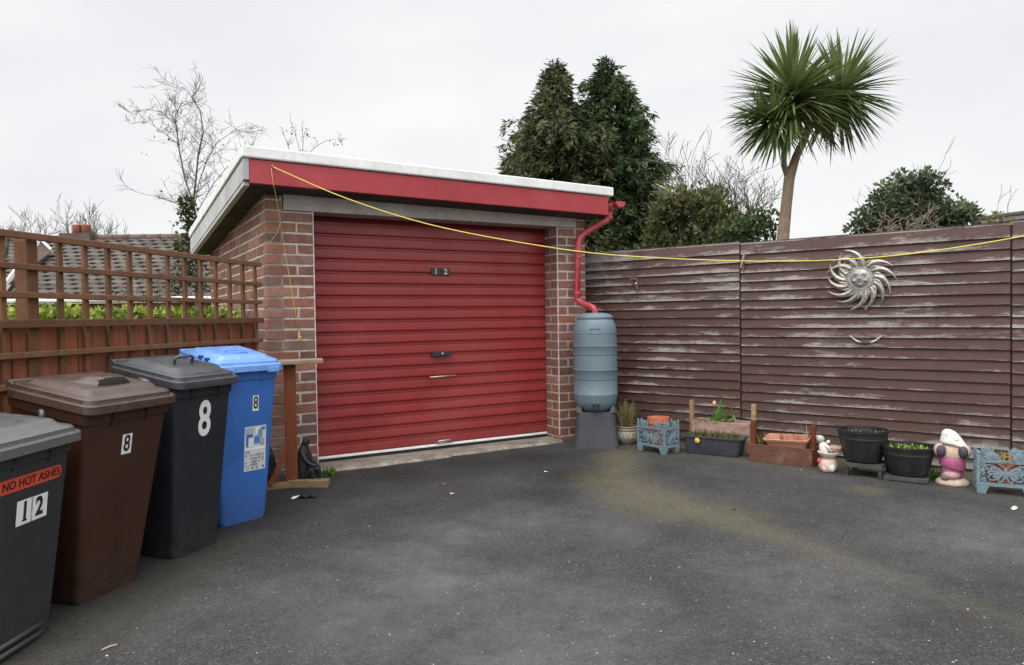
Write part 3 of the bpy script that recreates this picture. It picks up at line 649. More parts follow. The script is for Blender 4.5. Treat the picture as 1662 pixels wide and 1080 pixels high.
q_ = M(); xx = b1['lw'] - .07; q_.tube([(xx - .02, b1['y0'] + .13, b1['zl'](xx, b1['y0'] + .13, .075)), (xx - .02, b1['y0'] + .13, b1['zl'](xx, b1['y0'] + .13, .10)), (xx + .015, b1['y0'] + .16, b1['zl'](xx, b1['y0'] + .16, .10)), (xx + .015, b1['y0'] + .16, b1['zl'](xx, b1['y0'] + .16, .07))], .010, 8, (.09, .093, .095)); q_.make('lid_lug', M_binlid, b1['lid'], True)
P0 = V((-.16, b1['y0'] + .12, 0)); q_ = M(); q_.poly([(-.20, b1['y0'] + .10, b1['zl'](0, b1['y0'] + .10, .085)), (-.105, b1['y0'] + .10, b1['zl'](0, b1['y0'] + .10, .085)), (-.105, b1['y0'] + .19, b1['zl'](0, b1['y0'] + .19, .0855)), (-.20, b1['y0'] + .19, b1['zl'](0, b1['y0'] + .19, .0855))], (.03, .12, .42)); q_.make('lid_sticker', M_sticker, b1['lid'])
# brown
b2 = wheelie('brown wheelie bin with a small white number 8 sticker', (127, 985), (226, 940), .90, (.046, .0175, .0095), (.066, .037, .028), 'brown', .50, .085, lean=.15, wt=.50)
x0 = b2['loc'](197.5, 720)[0]; x1 = b2['loc'](213, 720)[0]; z1 = b2['loc'](206, 704.5)[1]; z0 = b2['loc'](206, 736)[1]; s_ = b2['plate']('number_sticker', x0, x1, z0, z1, (.74, .74, .72)); b2['word']('8', 'digit', s_, (z1 - z0) * 1.12, (x0 + x1) / 2, (z0 + z1) / 2, (.02, .02, .02), .0035, .72, .0015)
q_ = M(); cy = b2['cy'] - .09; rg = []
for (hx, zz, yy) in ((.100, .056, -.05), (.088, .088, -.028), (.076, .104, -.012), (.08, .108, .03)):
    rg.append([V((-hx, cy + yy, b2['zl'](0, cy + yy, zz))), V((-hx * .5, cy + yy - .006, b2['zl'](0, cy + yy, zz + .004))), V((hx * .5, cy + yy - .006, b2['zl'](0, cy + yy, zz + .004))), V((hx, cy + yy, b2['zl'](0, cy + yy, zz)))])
q_.loft(rg, False, False, False, (.012, .008, .007)); q_.make('hand_hole', M_dark, b2['lid'], True)  # near-black sheet paints the shade inside the hand hole
q_ = M(); rg = []
for (hx, zz, yy) in ((.15, .083, .11), (.125, .108, .06), (.098, .113, .01), (.086, .108, -.014)):
    rg.append([V((-hx, cy + yy, b2['zl'](0, cy + yy, .08))), V((-hx * .8, cy + yy, b2['zl'](0, cy + yy, zz))), V((hx * .8, cy + yy, b2['zl'](0, cy + yy, zz))), V((hx, cy + yy, b2['zl'](0, cy + yy, .08)))])
q_.loft(rg, False, False, False, b2['lidc']); q_.make('lid_hump', M_binlid, b2['lid'], True)
q_ = M(); q_.tube([(b2['lw'] - .03, b2['y0'] + .17, b2['zl'](0, b2['y0'] + .17, .06)), (b2['lw'] - .01, b2['y0'] + .24, b2['zl'](0, b2['y0'] + .24, .06))], .014, 10, (.14, .09, .075)); q_.make('lid_lug', M_binlid, b2['lid'], True)
# black
b3 = wheelie('black wheelie bin with a large bare white number 8 on its front', (283, 910), (355, 880), .945, (.015, .0175, .022), (.045, .048, .054), 'black', .50, .09)
x0, z1 = b3['loc'](320, 655); x1, z0 = b3['loc'](343, 708); b3['word']('8', 'number_sticker', b3['t'], (z1 - z0) * 1.36, (x0 + x1) / 2, (z0 + z1) / 2, (.72, .72, .72), .002, .70, .006)
q_ = M(); cy = b3['cy'] - .05; q_.tube([(-.065, cy, b3['zl'](0, cy, .08)), (-.065, cy - .01, b3['zl'](0, cy, .112)), (-.05, cy - .012, b3['zl'](0, cy, .12)), (.05, cy - .012, b3['zl'](0, cy, .12)), (.065, cy - .01, b3['zl'](0, cy, .112)), (.065, cy, b3['zl'](0, cy, .08))], .0085, 8, (.055, .058, .064)); q_.make('lid_handle', M_binlid, b3['lid'], True)
for k in range(26):
    q_ = None
rib = M()
for k in range(24): xx = -b3['lw'] + .05 + k * .012; rib.box(xx, xx + .005, b3['y0'] - .004, b3['y0'] + .004, b3['h'] + .002, b3['h'] + .02, (.07, .075, .083))
rib.make('lid_ribbing', M_binlid, b3['lid'])
# blue
b4 = wheelie('bright blue wheelie bin with a picture sticker and small number 8', (357, 857), (433, 838), .985, (.034, .125, .41), (.145, .31, .70), 'blue', .50, .075)
x0 = b4['loc'](410, 655)[0]; x1 = b4['loc'](419.5, 655)[0]; z1 = b4['loc'](415, 642)[1]; z0 = b4['loc'](415, 667)[1]; s_ = b4['plate']('number_sticker', x0, x1, z0, z1, (.74, .76, .76)); b4['word']('8', 'digit', s_, (z1 - z0) * 1.12, (x0 + x1) / 2, (z0 + z1) / 2, (.02, .02, .02), .0035, .62, .0015)
x0, z1 = b4['loc'](397, 694); x1, z0 = b4['loc'](430, 760); z1 -= .0; pm = M(); random.seed(3)
pm.poly([b4['fpt'](x0, z0), b4['fpt'](x1, z0), b4['fpt'](x1, z1), b4['fpt'](x0, z1)], (.55, .58, .62))
def pq(a, b, c, d_, col, off=.003): X = lambda u: x0 + (x1 - x0) * u; Z = lambda v: z0 + (z1 - z0) * v; pm.poly([b4['fpt'](X(a), Z(b), off), b4['fpt'](X(c), Z(b), off), b4['fpt'](X(c), Z(d_), off), b4['fpt'](X(a), Z(d_), off)], col)
pq(.03, .48, .97, .52, (.75, .78, .8)); 
for (u, v, a, b, c) in ((.08, .55, .3, .28, (.05, .13, .4)), (.18, .55, .22, .2, (.7, .7, .66)), (.45, .6, .25, .18, (.05, .2, .55)), (.62, .72, .2, .2, (.12, .32, .42)), (.72, .55, .2, .15, (.4, .3, .3)), (.04, .85, .4, .12, (.35, .42, .5)), (.5, .84, .2, .12, (.75, .75, .72)), (.75, .9, .2, .07, (.1, .2, .3))): pq(u, v, min(.97, u + a), v + b, c, .0032 + R(0, .0008))
for r_ in range(6):
    for k in range(9):
        if random.random() < .8: u = .05 + k * .1; v = .04 + r_ * .072; pq(u, v, u + R(.05, .095), v + R(.02, .055), random.choice([(.12, .14, .16), (.3, .33, .33), (.2, .28, .2), (.62, .62, .6), (.28, .22, .2)]), .0034 + R(0, .0004))
pm.make('picture_sticker', M_sticker, b4['t'])['label'] = 'blue and white recycling picture sticker'
random.seed(11)
q_ = M(); cy = b4['cy'] - .07; lp_ = [V((p.x, p.y, b4['zl'](0, p.y, .0845))) for p in rrect(0, cy, .062, .042, .02, 0, 4)]; q_.tube(lp_ + [lp_[0]], .0045, 6, (.08, .22, .6)); q_.make('lid_handle', M_binlid, b4['lid'], True)
for xx in (-b4['lw'] + .085, b4['lw'] - .085):
    q_ = M(); q_.box(xx - .04, xx + .04, b4['y0'] - .006, b4['y0'] + .012, b4['h'] - .022, b4['h'] + .014, b4['lidc']); q_.make('lid_clip', M_binlid, b4['lid'], bevel=.004)
for yy in (.12, .20):
    q_ = M(); q_.box(-b4['lw'] + .01, -b4['lw'] + .035, b4['y0'] + yy, b4['y0'] + yy + .03, b4['zl'](0, b4['y0'] + yy, .05), b4['zl'](0, b4['y0'] + yy, .07), (.02, .05, .2)); q_.make('lid_lug', M_binlid, b4['lid'], bevel=.004)

# ------------------------------------------------------------------ wooden stand by the pillar
ST = spot(474, 790); ts = thing('wooden_stand', 'brown timber post stand with a weathered plank top beside the blue bin', 'stand', ST, math.radians(18))
l = M(); l.box(-.045, .045, -.045, .045, .03, .955, (.95, .8, .7)); l.make('post', M_post, ts, bevel=.004)
l = M(); l.hexa([(-.13, -.13, .955), (.25, -.10, .96), (.25, .10, .96), (-.13, .14, .955), (-.13, -.13, .985), (.25, -.10, .99), (.25, .10, .99), (-.13, .14, .985)], (1, 1, 1)); l.make('plank_top', M_oldwood, ts, bevel=.004)
l = M(); l.bar((-.02, -.02, .03), (.27, -.12, .03), .075, .06, col=(.85, .75, .6)); l.make('foot', M_oldwood, ts, bevel=.006)
l = M(); l.bar((-.26, -.06, .025), (-.02, -.03, .025), .06, .05, col=(.75, .7, .55)); l.make('foot', M_oldwood, ts, bevel=.006)
l = M(); l.tube([(-.16, -.08, .05), (-.11, -.08, .13), (-.07, -.07, .24), (-.05, -.06, .34)], [.03, .032, .03, .022], 4, (1, .9, .8)); l.make('brace', M_post, ts)
# seated dark monkey figures
def monkey(label, loc, rz, s):
    sk = [((0, 0, .10), .075), ((0, .0, .17), .07), ((0, .01, .26), .06), ((.01, .015, .33), .032), ((.03, .015, .375), .045), ((.055, .01, .37), .026),
          ((.045, -.05, .09), .04), ((.11, -.055, .15), .03), ((.10, -.055, .03), .02), ((.15, -.055, .012), .016), ((.045, .05, .09), .04), ((.12, .055, .14), .03), ((.115, .055, .03), .02), ((.16, .055, .012), .016),
          ((.015, -.055, .29), .026), ((.06, -.07, .21), .02), ((.125, -.06, .175), .017), ((.165, -.05, .185), .014), ((.015, .055, .29), .026), ((.05, .075, .2), .02), ((.11, .06, .16), .016), ((0, 0, .02), .06)]
    ed = [(0, 1), (1, 2), (2, 3), (3, 4), (4, 5), (0, 6), (6, 7), (7, 8), (8, 9), (0, 10), (10, 11), (11, 12), (12, 13), (2, 14), (14, 15), (15, 16), (16, 17), (2, 18), (18, 19), (19, 20), (0, 21)]
    me = bpy.data.meshes.new('monkey_statue'); me.from_pydata([tuple(c * s for c in p) for p, r in sk], ed, []); me.materials.append(M_monkey)
    o = bpy.data.objects.new('monkey_statue', me); C.objects.link(o); o.location = loc; o.rotation_euler.z = rz
    mo_ = o.modifiers.new('skin', 'SKIN'); mo_.use_smooth_shade = True
    for i, (p, r) in enumerate(sk): me.skin_vertices[0].data[i].radius = (r * s, r * s); me.skin_vertices[0].data[i].use_root = (i == 0)
    sb = o.modifiers.new('sub', 'SUBSURF'); sb.levels = 2; sb.render_levels = 2
    return tag(o, label, 'statue')
M_monkey = simple('black_resin', (.014, .015, .019), .5, .4, .3, 20, .5, 90)
monkey('black seated monkey figure leaning on the front of the wooden stand', spot(492, 787), math.radians(-5), .92); monkey('black seated figure half hidden between blue bin and wooden stand', spot(446, 790) + V((-.06, .1, 0)), math.radians(200), .78)
# glove and scrap on the ground
l = M(); P = spot(496, 808); 
l.ball((0, 0, .014), .05, .03, .014, 12, col=(.012, .012, .014))
for k in range(4): l.tube([(.03, -.018 + .012 * k, .014), (.075 + .008 * R(0, 1), -.025 + .016 * k, .008)], [.010, .007], 6, (.012, .012, .014))
l.tube([(-.01, -.02, .012), (.02, -.05, .008)], [.01, .007], 6, (.012, .012, .014)); tag(l.make('glove', M_paint, loc=P, rz=.1, smooth=True), 'crumpled black glove lying by the foot of the wooden stand', 'glove')
def scrap(name, label, cat, px, size, col, h=.012, seed=1):
    random.seed(seed); l = M(); pp = []; n = 9
    b = len(l.v); l.v.append((0, 0, h)); 
    for k in range(n):
        a = 2 * PI * k / n; r = size * R(.5, 1); l.v.append((r * math.cos(a), r * .6 * math.sin(a), .003 + h * R(0, 1)))
    for k in range(n): l.face((b, b + 1 + k, b + 1 + (k + 1) % n), jit(col, .2))
    return tag(l.make(name, M_paint, loc=spot(*px), rz=R(0, 6)), label, cat)
scrap('paper_scrap', 'torn white paper scrap beside the black glove', 'litter', (480, 810), .05, (.6, .6, .6), .02, 2)
scrap('dry_leaf', 'pale pink dry leaf at the foot of the water butt stand', 'leaf', (985, 726), .07, (.5, .32, .27), .02, 3)
scrap('pale_stone', 'pale stone lying before the right hand blue planter', 'stone', (1647, 828), .035, (.5, .48, .42), .02, 5)
scrap('white_petal', 'white petal lying alone on the tarmac before the door', 'petal', (886, 767), .028, (.7, .7, .68), .006, 6)
scrap('grey_leaf', 'small curled grey leaf on the tarmac below the door latch', 'leaf', (735, 803), .03, (.35, .34, .33), .012, 7)
scrap('brown_leaf', 'small brown leaf on the dark tarmac before the garage', 'leaf', (722, 787), .04, (.22, .09, .05), .006, 8)
scrap('dark_pebble', 'dark pebble on the mossy patch of tarmac', 'stone', (1191, 828), .025, (.05, .045, .04), .015, 9)
l = M(); a, b = spot(165, 1057), spot(190, 1048); l.tube([a + V((0, 0, .004)), (a + b) / 2 + V((0, 0, .007)), b + V((0, 0, .004))], .004, 6, (.36, .30, .22)); tag(l.make('twig', M_paint), 'short pale twig on the ground by the brown bin', 'twig')
random.seed(5); l = M()
for k in range(330):
    px, py = R(60, 1662), R(735, 1079); P = spot(px, py)
    if not inside(P.x, P.y) or (P - GO).dot(GN) > -.1 or (P - LO).dot(-LK) < .9: continue
    s = R(.002, .0055) * (1.5 if random.random() < .08 else 1); c = jit(random.choice([(.36, .34, .31), (.48, .46, .42), (.25, .22, .19), (.5, .44, .34)]), .2)
    n = 5; o = len(l.v); a0 = R(0, 6)
    l.v += [(P.x + s * R(.6, 1) * math.cos(a0 + 2 * PI * i / n), P.y + s * R(.5, 1) * math.sin(a0 + 2 * PI * i / n), .001) for i in range(n)]; l.v.append((P.x, P.y, s * .5))
    for i in range(n): l.face((o + i, o + (i + 1) % n, o + n), c)
for k in range(420):
    P = FO + FE * R(-1.4, 3.2) - FK * (.05 + abs(random.gauss(0, .33))) ; s = R(.004, .012); c = jit(random.choice([(.16, .10, .05), (.10, .08, .04), (.2, .15, .09), (.07, .06, .04), (.3, .26, .2)]), .3); o = len(l.v); a0 = R(0, 6)
    l.v += [(P.x + s * R(.5, 1) * math.cos(a0 + 2 * PI * i / 5), P.y + s * R(.4, 1) * math.sin(a0 + 2 * PI * i / 5), .001) for i in range(5)]; l.v.append((P.x, P.y, s * .4))
    for i in range(5): l.face((o + i, o + (i + 1) % 5, o + 5), c)
struct(l.make('scattered_grit', M_paint), 'stuff')

# ------------------------------------------------------------------ water butt
wb_ = thing('water_butt', 'blue grey plastic rain barrel under the red downpipe on its stand', 'water butt', BT)
pr = [(.10, .335), (.135, .345), (.17, .37), (.198, .41), (.212, .455)]
z = .50
for z, dr in ((.50, .0), (.512, .0035), (.524, .0035), (.528, 0), (.655, .001), (.657, -.003), (.663, -.003), (.666, .0025), (.75, .0025), (.754, .006), (.764, .006), (.768, .001), (.898, .001), (.90, -.003), (.906, -.003), (.909, .0025), (.985, .0025), (.99, .006), (1.0, .006), (1.004, 0), (1.105, -.001), (1.107, -.005), (1.113, -.005), (1.116, -.001), (1.16, -.003), (1.19, -.009)): pr.append((.217 + dr, z))
pr += [(.200, 1.215), (.190, 1.238), (.178, 1.255), (.17, 1.262)]
l = M(); l.lathe(pr, 48); wbb = l.make('barrel', M_butt, wb_, True, auto=45)
l = M(); l.lathe([(.172, 1.262), (.180, 1.266), (.181, 1.282), (.176, 1.292), (.15, 1.308), (.10, 1.320), (.05, 1.324)], 48); l.make('lid', M_butt, wb_, True, auto=50)
td = (EYE - BT); td.z = 0; td.normalize(); ta = math.atan2(td.y, td.x)
l = M(); l.box(-.035, .035, -.226, -.2, .375, .435); l.tube([(0, -.22, .41), (0, -.25, .405), (0, -.255, .375)], .012, 8); l.tube([(-.02, -.235, .425), (.02, -.235, .425)], .007, 6); l.make('tap', M_black, wb_, rz=ta + PI / 2)
l = M(); l.tube([V((-.05, 0, 0)), V((.05, 0, 0))], .004, 6); l.make('maker_mark', simple('mark', (.08, .12, .15), .5, .3, .1, 5, 0), wb_, loc=(math.cos(ta) * .213, math.sin(ta) * .213, 1.165), rz=ta + PI / 2)
ss = thing('barrel_stand', 'dark grey moulded plastic stand carrying the rain barrel', 'stand', BT, ta + PI / 2)
l = M(); rg = []
for z, hx, sc_ in ((0, .225, .0), (.02, .222, .01), (.10, .210, .035), (.22, .20, .05), (.30, .193, .035), (.345, .19, .02), (.40, .186, .0)):
    ring = []
    for p_ in rrect(0, 0, hx, hx, .06, z, 6):
        if p_.y < -.12: p_.y += sc_ * max(0, 1 - (p_.x / .13) ** 2)
        ring.append(p_)
    rg.append(ring)
l.loft(rg[:6], True, True); 
for s in (-1, 1): l.hexa([(s * .16 - .03, -.19, .345), (s * .16 + .03, -.19, .345), (s * .16 + .03, .19, .345), (s * .16 - .03, .19, .345), (s * .165 - .012, -.17, .40), (s * .165 + .02, -.17, .40), (s * .165 + .02, .17, .40), (s * .165 - .012, .17, .40)])
l.make('moulded_body', M_standp, ss, True, auto=40)

# ------------------------------------------------------------------ small plants helpers
def blade(M_, p, d, L, w, col, droop=.5, n=4, fold=0):
    p = V(p); d = V(d).normalized(); side = d.cross(V((0, 0, 1)))
    if side.length < .05: side = V((R(-1, 1), R(-1, 1), 0))
    side.normalize(); prev = None; pos = p.copy(); dd = d.copy()
    for i in range(n + 1):
        t = i / n; ww = w * (min(1, .55 + t * 2.2) if t < .25 else (1 - ((t - .25) / .75) ** 1.7)) + .0006; c = pos + V((0, 0, -fold * ww)); cur = (pos - side * ww, c, pos + side * ww)
        if prev:
            if fold: M_.poly([prev[0], prev[1], cur[1], cur[0]], col); M_.poly([prev[1], prev[2], cur[2], cur[1]], col)
            else: M_.poly([prev[0], prev[2], cur[2], cur[0]], col)
        prev = cur; dd = (dd + V((0, 0, -droop / n * (.4 + t)))).normalized(); pos = pos + dd * (L / n)
def tuft(name, label, cat, loc, n, L, spread, cols, w=.004, droop=.8, r=.03, group=None):
    l = M()
    for k in range(n):
        a = R(0, 2 * PI); s = R(0, spread); blade(l, (R(-r, r), R(-r, r), 0), (math.cos(a) * s, math.sin(a) * s, 1), L * R(.5, 1.1), w * R(.7, 1.3), jit(random.choice(cols), .25), droop * R(.4, 1.3), 4)
    return tag(l.make(name, M_leaf, loc=loc), label, cat, group)
GRN = [(.09, .16, .03), (.13, .2, .05), (.06, .11, .02)]; STRAW = [(.30, .24, .11), (.24, .2, .08), (.16, .17, .06), (.36, .28, .15)]
tuft('weed_tuft', 'green weed tuft at the foot of the right brick pillar', 'weed', spot(905, 712), 130, .13, .9, GRN + [(.2, .24, .06)], .005, 1.0, .06)
tuft('weed_tuft', 'green weed tuft by the left end of the door sill', 'weed', spot(534, 772), 70, .09, 1.0, GRN, .006, 1.0, .05)
tuft('weed_tuft', 'broad leaved weed between the monkey figure and the timber foot', 'weed', spot(514, 790), 30, .08, 1.2, GRN, .012, 1.0, .03)
tuft('weed_tuft', 'weedy grass between the pink figurine and the lower black tub', 'weed', fl_(1.62, -.5, 0), 80, .12, 1.0, GRN, .005, 1.0, .09)

# ------------------------------------------------------------------ pots along the fence
# patterned pot with straw grass
GP = spot(1017, 723) + V((.015, .10, 0)); gp = thing('patterned_pot', 'round glazed pot with cream diamond pattern beside the barrel stand', 'pot', GP)
l = M(); l.lathe([(.065, 0), (.07, .004), (.098, .035), (.113, .075), (.116, .11), (.108, .145), (.102, .158), (.11, .168), (.112, .178), (.106, .182), (.097, .178), (.094, .16)], 40, col=(.27, .25, .19))
for k in range(16):
    for row, zc in ((0, .118), (1, .088)):
        a = 2 * PI * (k + .5 * row) / 16
        def W3(da, dz, e=.003): r = .1165 + e - abs(zc + dz - .1) * .05; return (r * math.cos(a + da), r * math.sin(a + da), zc + dz)
        l.poly([W3(0, -.018), W3(.16, 0), W3(0, .018), W3(-.16, 0)], (.62, .58, .42)); l.poly([W3(0, -.009, .0045), W3(.08, 0, .0045), W3(0, .009, .0045), W3(-.08, 0, .0045)], (.10, .095, .08))
for zc, c in ((.142, (.06, .06, .05)), (.064, (.45, .42, .3)), (.152, (.45, .42, .3))):
    l.lathe([(.1125 if zc > .1 else .112, zc - .003), (.114, zc), (.1115 if zc > .1 else .114, zc + .003)], 40, col=c, cap0=False, cap1=False)
l.make('pot_body', M_paint, gp, True, auto=30); l = M(); l.lathe([(.09, .16), (.01, .168)], 20); l.make('soil', M_soil, gp)
tuft('straw_grass', 'tufted straw coloured grass growing in the diamond patterned pot', 'grass plant', GP + V((0, 0, .16)), 260, .27, .55, STRAW, .0022, .7, .06)
# butterfly planters
def planter():
    t = thing('butterfly_planter', '-', 'planter'); a = .335; h0, h1 = .055, .245
    for x in (0, a):
        for y in (0, a):
            sx, sy = (1 if x == 0 else -1), (1 if y == 0 else -1); l = M()
            l.hexa([(x, y, 0), (x + sx * .05, y, 0), (x + sx * .05, y + sy * .05, 0), (x, y + sy * .05, 0), (x - sx * .006, y - sy * .006, .055), (x + sx * .072, y - sy * .006, .055), (x + sx * .072, y + sy * .072, .055), (x - sx * .006, y + sy * .072, .055)] if sx * sy > 0 else [(x + sx * .05, y, 0), (x, y, 0), (x, y + sy * .05, 0), (x + sx * .05, y + sy * .05, 0), (x + sx * .072, y - sy * .006, .055), (x - sx * .006, y - sy * .006, .055), (x - sx * .006, y + sy * .072, .055), (x + sx * .072, y + sy * .072, .055)])
            l.make('foot', M_bluepaint, t, bevel=.004)
            l = M(); l.box(x - .004 if x == 0 else x - .018, x + .018 if x == 0 else x + .004, y - .004 if y == 0 else y - .018, y + .018 if y == 0 else y + .004, .056, h1 + .03); l.ball((x + sx * .007, y + sy * .007, h1 + .045), .014, .014, .018, 8); l.make('corner_post', M_bluepaint, t, bevel=.002)
    for side in range(4):
        R_ = Matrix.Translation((a / 2, a / 2, 0)) @ Matrix.Rotation(PI / 2 * side, 4, 'Z') @ Matrix.Translation((-a / 2, -a / 2, 0)); l = M()
        l.box(.018, a - .018, 0, .014, .058, .082); l.box(.018, a - .018, 0, .014, h1 - .022, h1)
        cx, cz = a / 2, .152
        l.ball((cx, .006, cz), .012, .009, .045, 10)
        for s in (-1, 1):
            def lobe(pts, r=.0055): l.tube([(cx + s * x, .006, cz + z) for x, z in pts], r, 6)
            def loop(ax, az, L, wd, r=.0055):
                pp = []
                for i in range(13):
                    t_ = 2 * PI * i / 12; u = L * (1 - math.cos(t_)) / 2; v_ = wd * math.sin(t_) * (u / L) ** .5; n_ = math.hypot(ax, az); pp.append((.008 + (ax * u - az * v_) / n_, (az * u + ax * v_) / n_))
                lobe(pp, r)
            loop(1, .42, .118, .026); loop(1, .42, .09, .010, .006); loop(1, -.45, .10, .028); loop(1, -.45, .07, .010, .006); loop(.45, -1, .07, .016); loop(1, .0, .10, .010, .005)
            lobe([(.005, .04), (.03, .058), (.045, .066)], .004)
            for (ox, oz) in ((.128, -.052), (.13, .05), (.135, -.002)):
                lobe([(ox + .016 * (1 - .6 * i / 14) * math.cos(i * .75), oz + .016 * (1 - .6 * i / 14) * math.sin(i * .75)) for i in range(15)], .004)
            l.ball((cx + s * .055, .006, cz + .035), .01, .006, .01, 6); l.ball((cx + s * .05, .006, cz - .032), .01, .006, .01, 6)
        for xc in (.085, a - .085):
            for ang, L in ((-70, .055), (-45, .06), (-20, .06), (0, .065), (20, .06), (45, .06), (70, .055)):
                A_ = math.radians(ang); b_ = V((xc, .006, h1)); dr = V((math.sin(A_), 0, math.cos(A_))); l.ball(b_ + dr * L * .5, .011, .006, L * .5, 8, Matrix.Rotation(A_, 3, 'Y'))
        l.v = [tuple(R_ @ V(p)) for p in l.v]; l.make('butterfly_panel', M_bluepaint, t, True, auto=40)
    return t
def copytree(o, parent=None):
    c = o.copy(); C.objects.link(c); c.parent = parent
    for ch in list(o.children): copytree(ch, c)
    return c
def terrapot(name, label, loc, r, h, tilt=0):
    l = M(); l.lathe([(r * .68, 0), (r * .9, h * .75), (r * .92, h * .78), (r, h * .79), (r * 1.02, h), (r * .92, h), (r * .86, h * .8), (r * .84, h * .7)], 36, cap1=False); l.lathe([(r * .86, h * .72), (.01, h * .74)], 24, cap0=False, col=(.1, .07, .05))
    o = l.make(name, M_terra, loc=loc, smooth=True, auto=40); return tag(o, label, 'pot')
pA = planter(); fl0, fc0 = spot(1035, 731), spot(1078, 739); pA.location = fl0; d_ = fc0 - fl0; aA = math.atan2(d_.y, d_.x); pA.rotation_euler.z = aA; pA.scale.y = .6; 
k_ = .97; pA['label'] = 'blue square butterfly planter holding a round terracotta pot, next to the patterned pot'
cA = fl0 + Matrix.Rotation(aA, 3, 'Z') @ V((.1675, .105, 0)); terrapot('terracotta_pot', 'round orange terracotta pot sunk in the blue butterfly planter near the barrel', cA + V((0, 0, .06)), .10, .265)
pB = copytree(pA); fl1 = spot(1586, 801); aB = math.radians(-27); pB.location = fl1; pB.rotation_euler.z = aB; pB['label'] = 'blue butterfly planter at the right edge beside the pink figurine'
for o in (pA, pB): o['group'] = 'blue butterfly planters'
cB = fl1 + Matrix.Rotation(aB, 3, 'Z') @ V((.1675, .105, 0)); terrapot('terracotta_pot', 'faded terracotta pot inside the blue planter at the right edge', cB + V((0, 0, .06)), .098, .185)
tuft('sprouting_plant', 'small green shoots in the right hand blue planter', 'plant', cB + V((0, 0, .19)), 90, .11, 1.1, GRN + [(.4, .3, .05)], .006, .8, .08)
# grey trough
t1, t2 = spot(1113, 736), spot(1198, 744); d_ = t2 - t1; aT = math.atan2(d_.y, d_.x); LT = d_.length
tr = thing('plastic_trough', 'dark grey plastic trough planter in front of the wooden box with tulip', 'planter', (t1 + t2) / 2, aT)
l = M(); rg = [rrect(0, .10, LT / 2 - .012, .085, .03, 0), rrect(0, .10, LT / 2, .095, .03, .02), rrect(0, .10, LT / 2 + .025, .108, .035, .155), rrect(0, .10, LT / 2 + .045, .122, .04, .157), rrect(0, .10, LT / 2 + .047, .124, .04, .172), rrect(0, .10, LT / 2 + .03, .108, .035, .174), rrect(0, .10, LT / 2 + .02, .10, .03, .145)]
l.loft(rg, True, True); l.make('trough_body', M_standp, tr, True, auto=35); l = M(); l.loft([rrect(0, .10, LT / 2 + .019, .099, .03, .146), rrect(0, .10, LT / 2 - .1, .05, .03, .152)], False, True); l.make('soil', M_soil, tr)
T2W = Matrix.Translation((t1 + t2) / 2) @ Matrix.Rotation(aT, 4, 'Z')
for k in range(3): tuft('mossy_growth', ['brown green creeping growth at the left end of the grey trough', 'brown green creeping growth in the middle of the grey trough', 'brown green creeping growth at the right end of the grey trough'][k], 'plant', T2W @ V((-.14 + .14 * k, .10, .145)), 130, .09, 1.4, [(.12, .11, .03), (.16, .14, .05), (.08, .09, .02)], .004, 1.2, .075)
l = M(); P = V((-.12, -.03, .135))
for k in range(5): a = 2 * PI * k / 5; l.ball((P.x + .014 * math.cos(a), P.y - .004, P.z + .014 * math.sin(a)), .011, .006, .011, 8, col=(.75, .58, .08))
l.ball(P + V((0, -.008, 0)), .006, n=8, col=(.6, .36, .02)); blade(l, P + V((0, .01, 0)), (.02, .1, .06), .14, .003, (.09, .15, .03), 0); o = tag(l.make('yellow_flower', M_paint, smooth=True), 'yellow flower drooping over the rim of the grey trough', 'flower'); o.matrix_world = T2W
# wooden box planters
def woodbox(label, loc, rz, L, D, z0, z1, posts, wm=None):
    wm = wm or M_planter
    t = thing('wooden_planter', label, 'planter', loc, rz); c = (1, .95, .9)
    for y in (0, D - .018): l = M(); l.box(0, L, y, y + .018, z0, z1, jit(c, .08)); l.make('board', wm, t, bevel=.003)
    for x in (.0, L - .018): l = M(); l.box(x, x + .018, .019, D - .019, z0, z1, jit(c, .08)); l.make('end_board', wm, t, bevel=.003)
    l = M(); l.box(.019, L - .019, .019, D - .019, z0 + .01, z1 - .03); l.make('soil', M_soil, t)
    for (x, h, cc) in posts: l = M(); l.box(x - .020, x + .020, D * .30, D * .30 + .042, 0, h, cc); l.make('corner_post', M_oldwood if cc[0] > .9 else M_post, t, bevel=.004)
    return t
W1 = T2W @ V((-LT / 2 - .03, .26, 0)); woodbox('pinkish wooden planter box with tall corner posts and tulip, behind the grey trough', W1, aT, LT + .06, .2, .0, .275, [(-.022, .46, (.95, .75, .6)), (LT + .084, .45, (1.2, 1.1, .9))], M_planter2)
W1m = Matrix.Translation(W1) @ Matrix.Rotation(aT, 4, 'Z')
l = M(); base = V((.21, .09, .25)); l.tube([base, base + V((.0, -.005, .09)), base + V((-.01, -.01, .165))], [.005, .0045, .004], 8, (.14, .24, .06))
l2 = M(); l2.lathe([(.006, 0), (.017, .012), (.020, .028), (.015, .045), (.004, .055)], 12, base + V((-.012, -.012, .16)), (.75, .30, .24)); tl = thing('tulip', 'single pink tulip with broad green leaves in the wooden planter box', 'flower'); tl.matrix_world = W1m
for (dx, dy, L, w_, dr) in ((.25, -.1, .26, .036, .25), (.6, -.25, .25, .036, .9), (-.3, -.2, .17, .028, .5), (.75, -.15, .28, .032, 1.2), (.35, -.05, .24, .03, .6), (-.6, -.2, .1, .016, .8)): blade(l, base + V((R(-.01, .01), 0, -.01)), (dx, dy, 1), L, w_, jit((.20, .38, .09), .15), dr, 6, .35)
l.make('stem_and_leaves', M_leaf, tl); l2.make('petals', M_paint, tl, True)
tuft('leafy_growth', 'low leafy green growth around the tulip in the wooden planter box', 'plant', (0, 0, 0), 70, .085, 1.5, [(.16, .28, .06), (.22, .32, .09), (.12, .2, .05), (.3, .34, .14)], .011, 1.2, .09).matrix_world = W1m @ Matrix.Translation((.22, .09, .25))
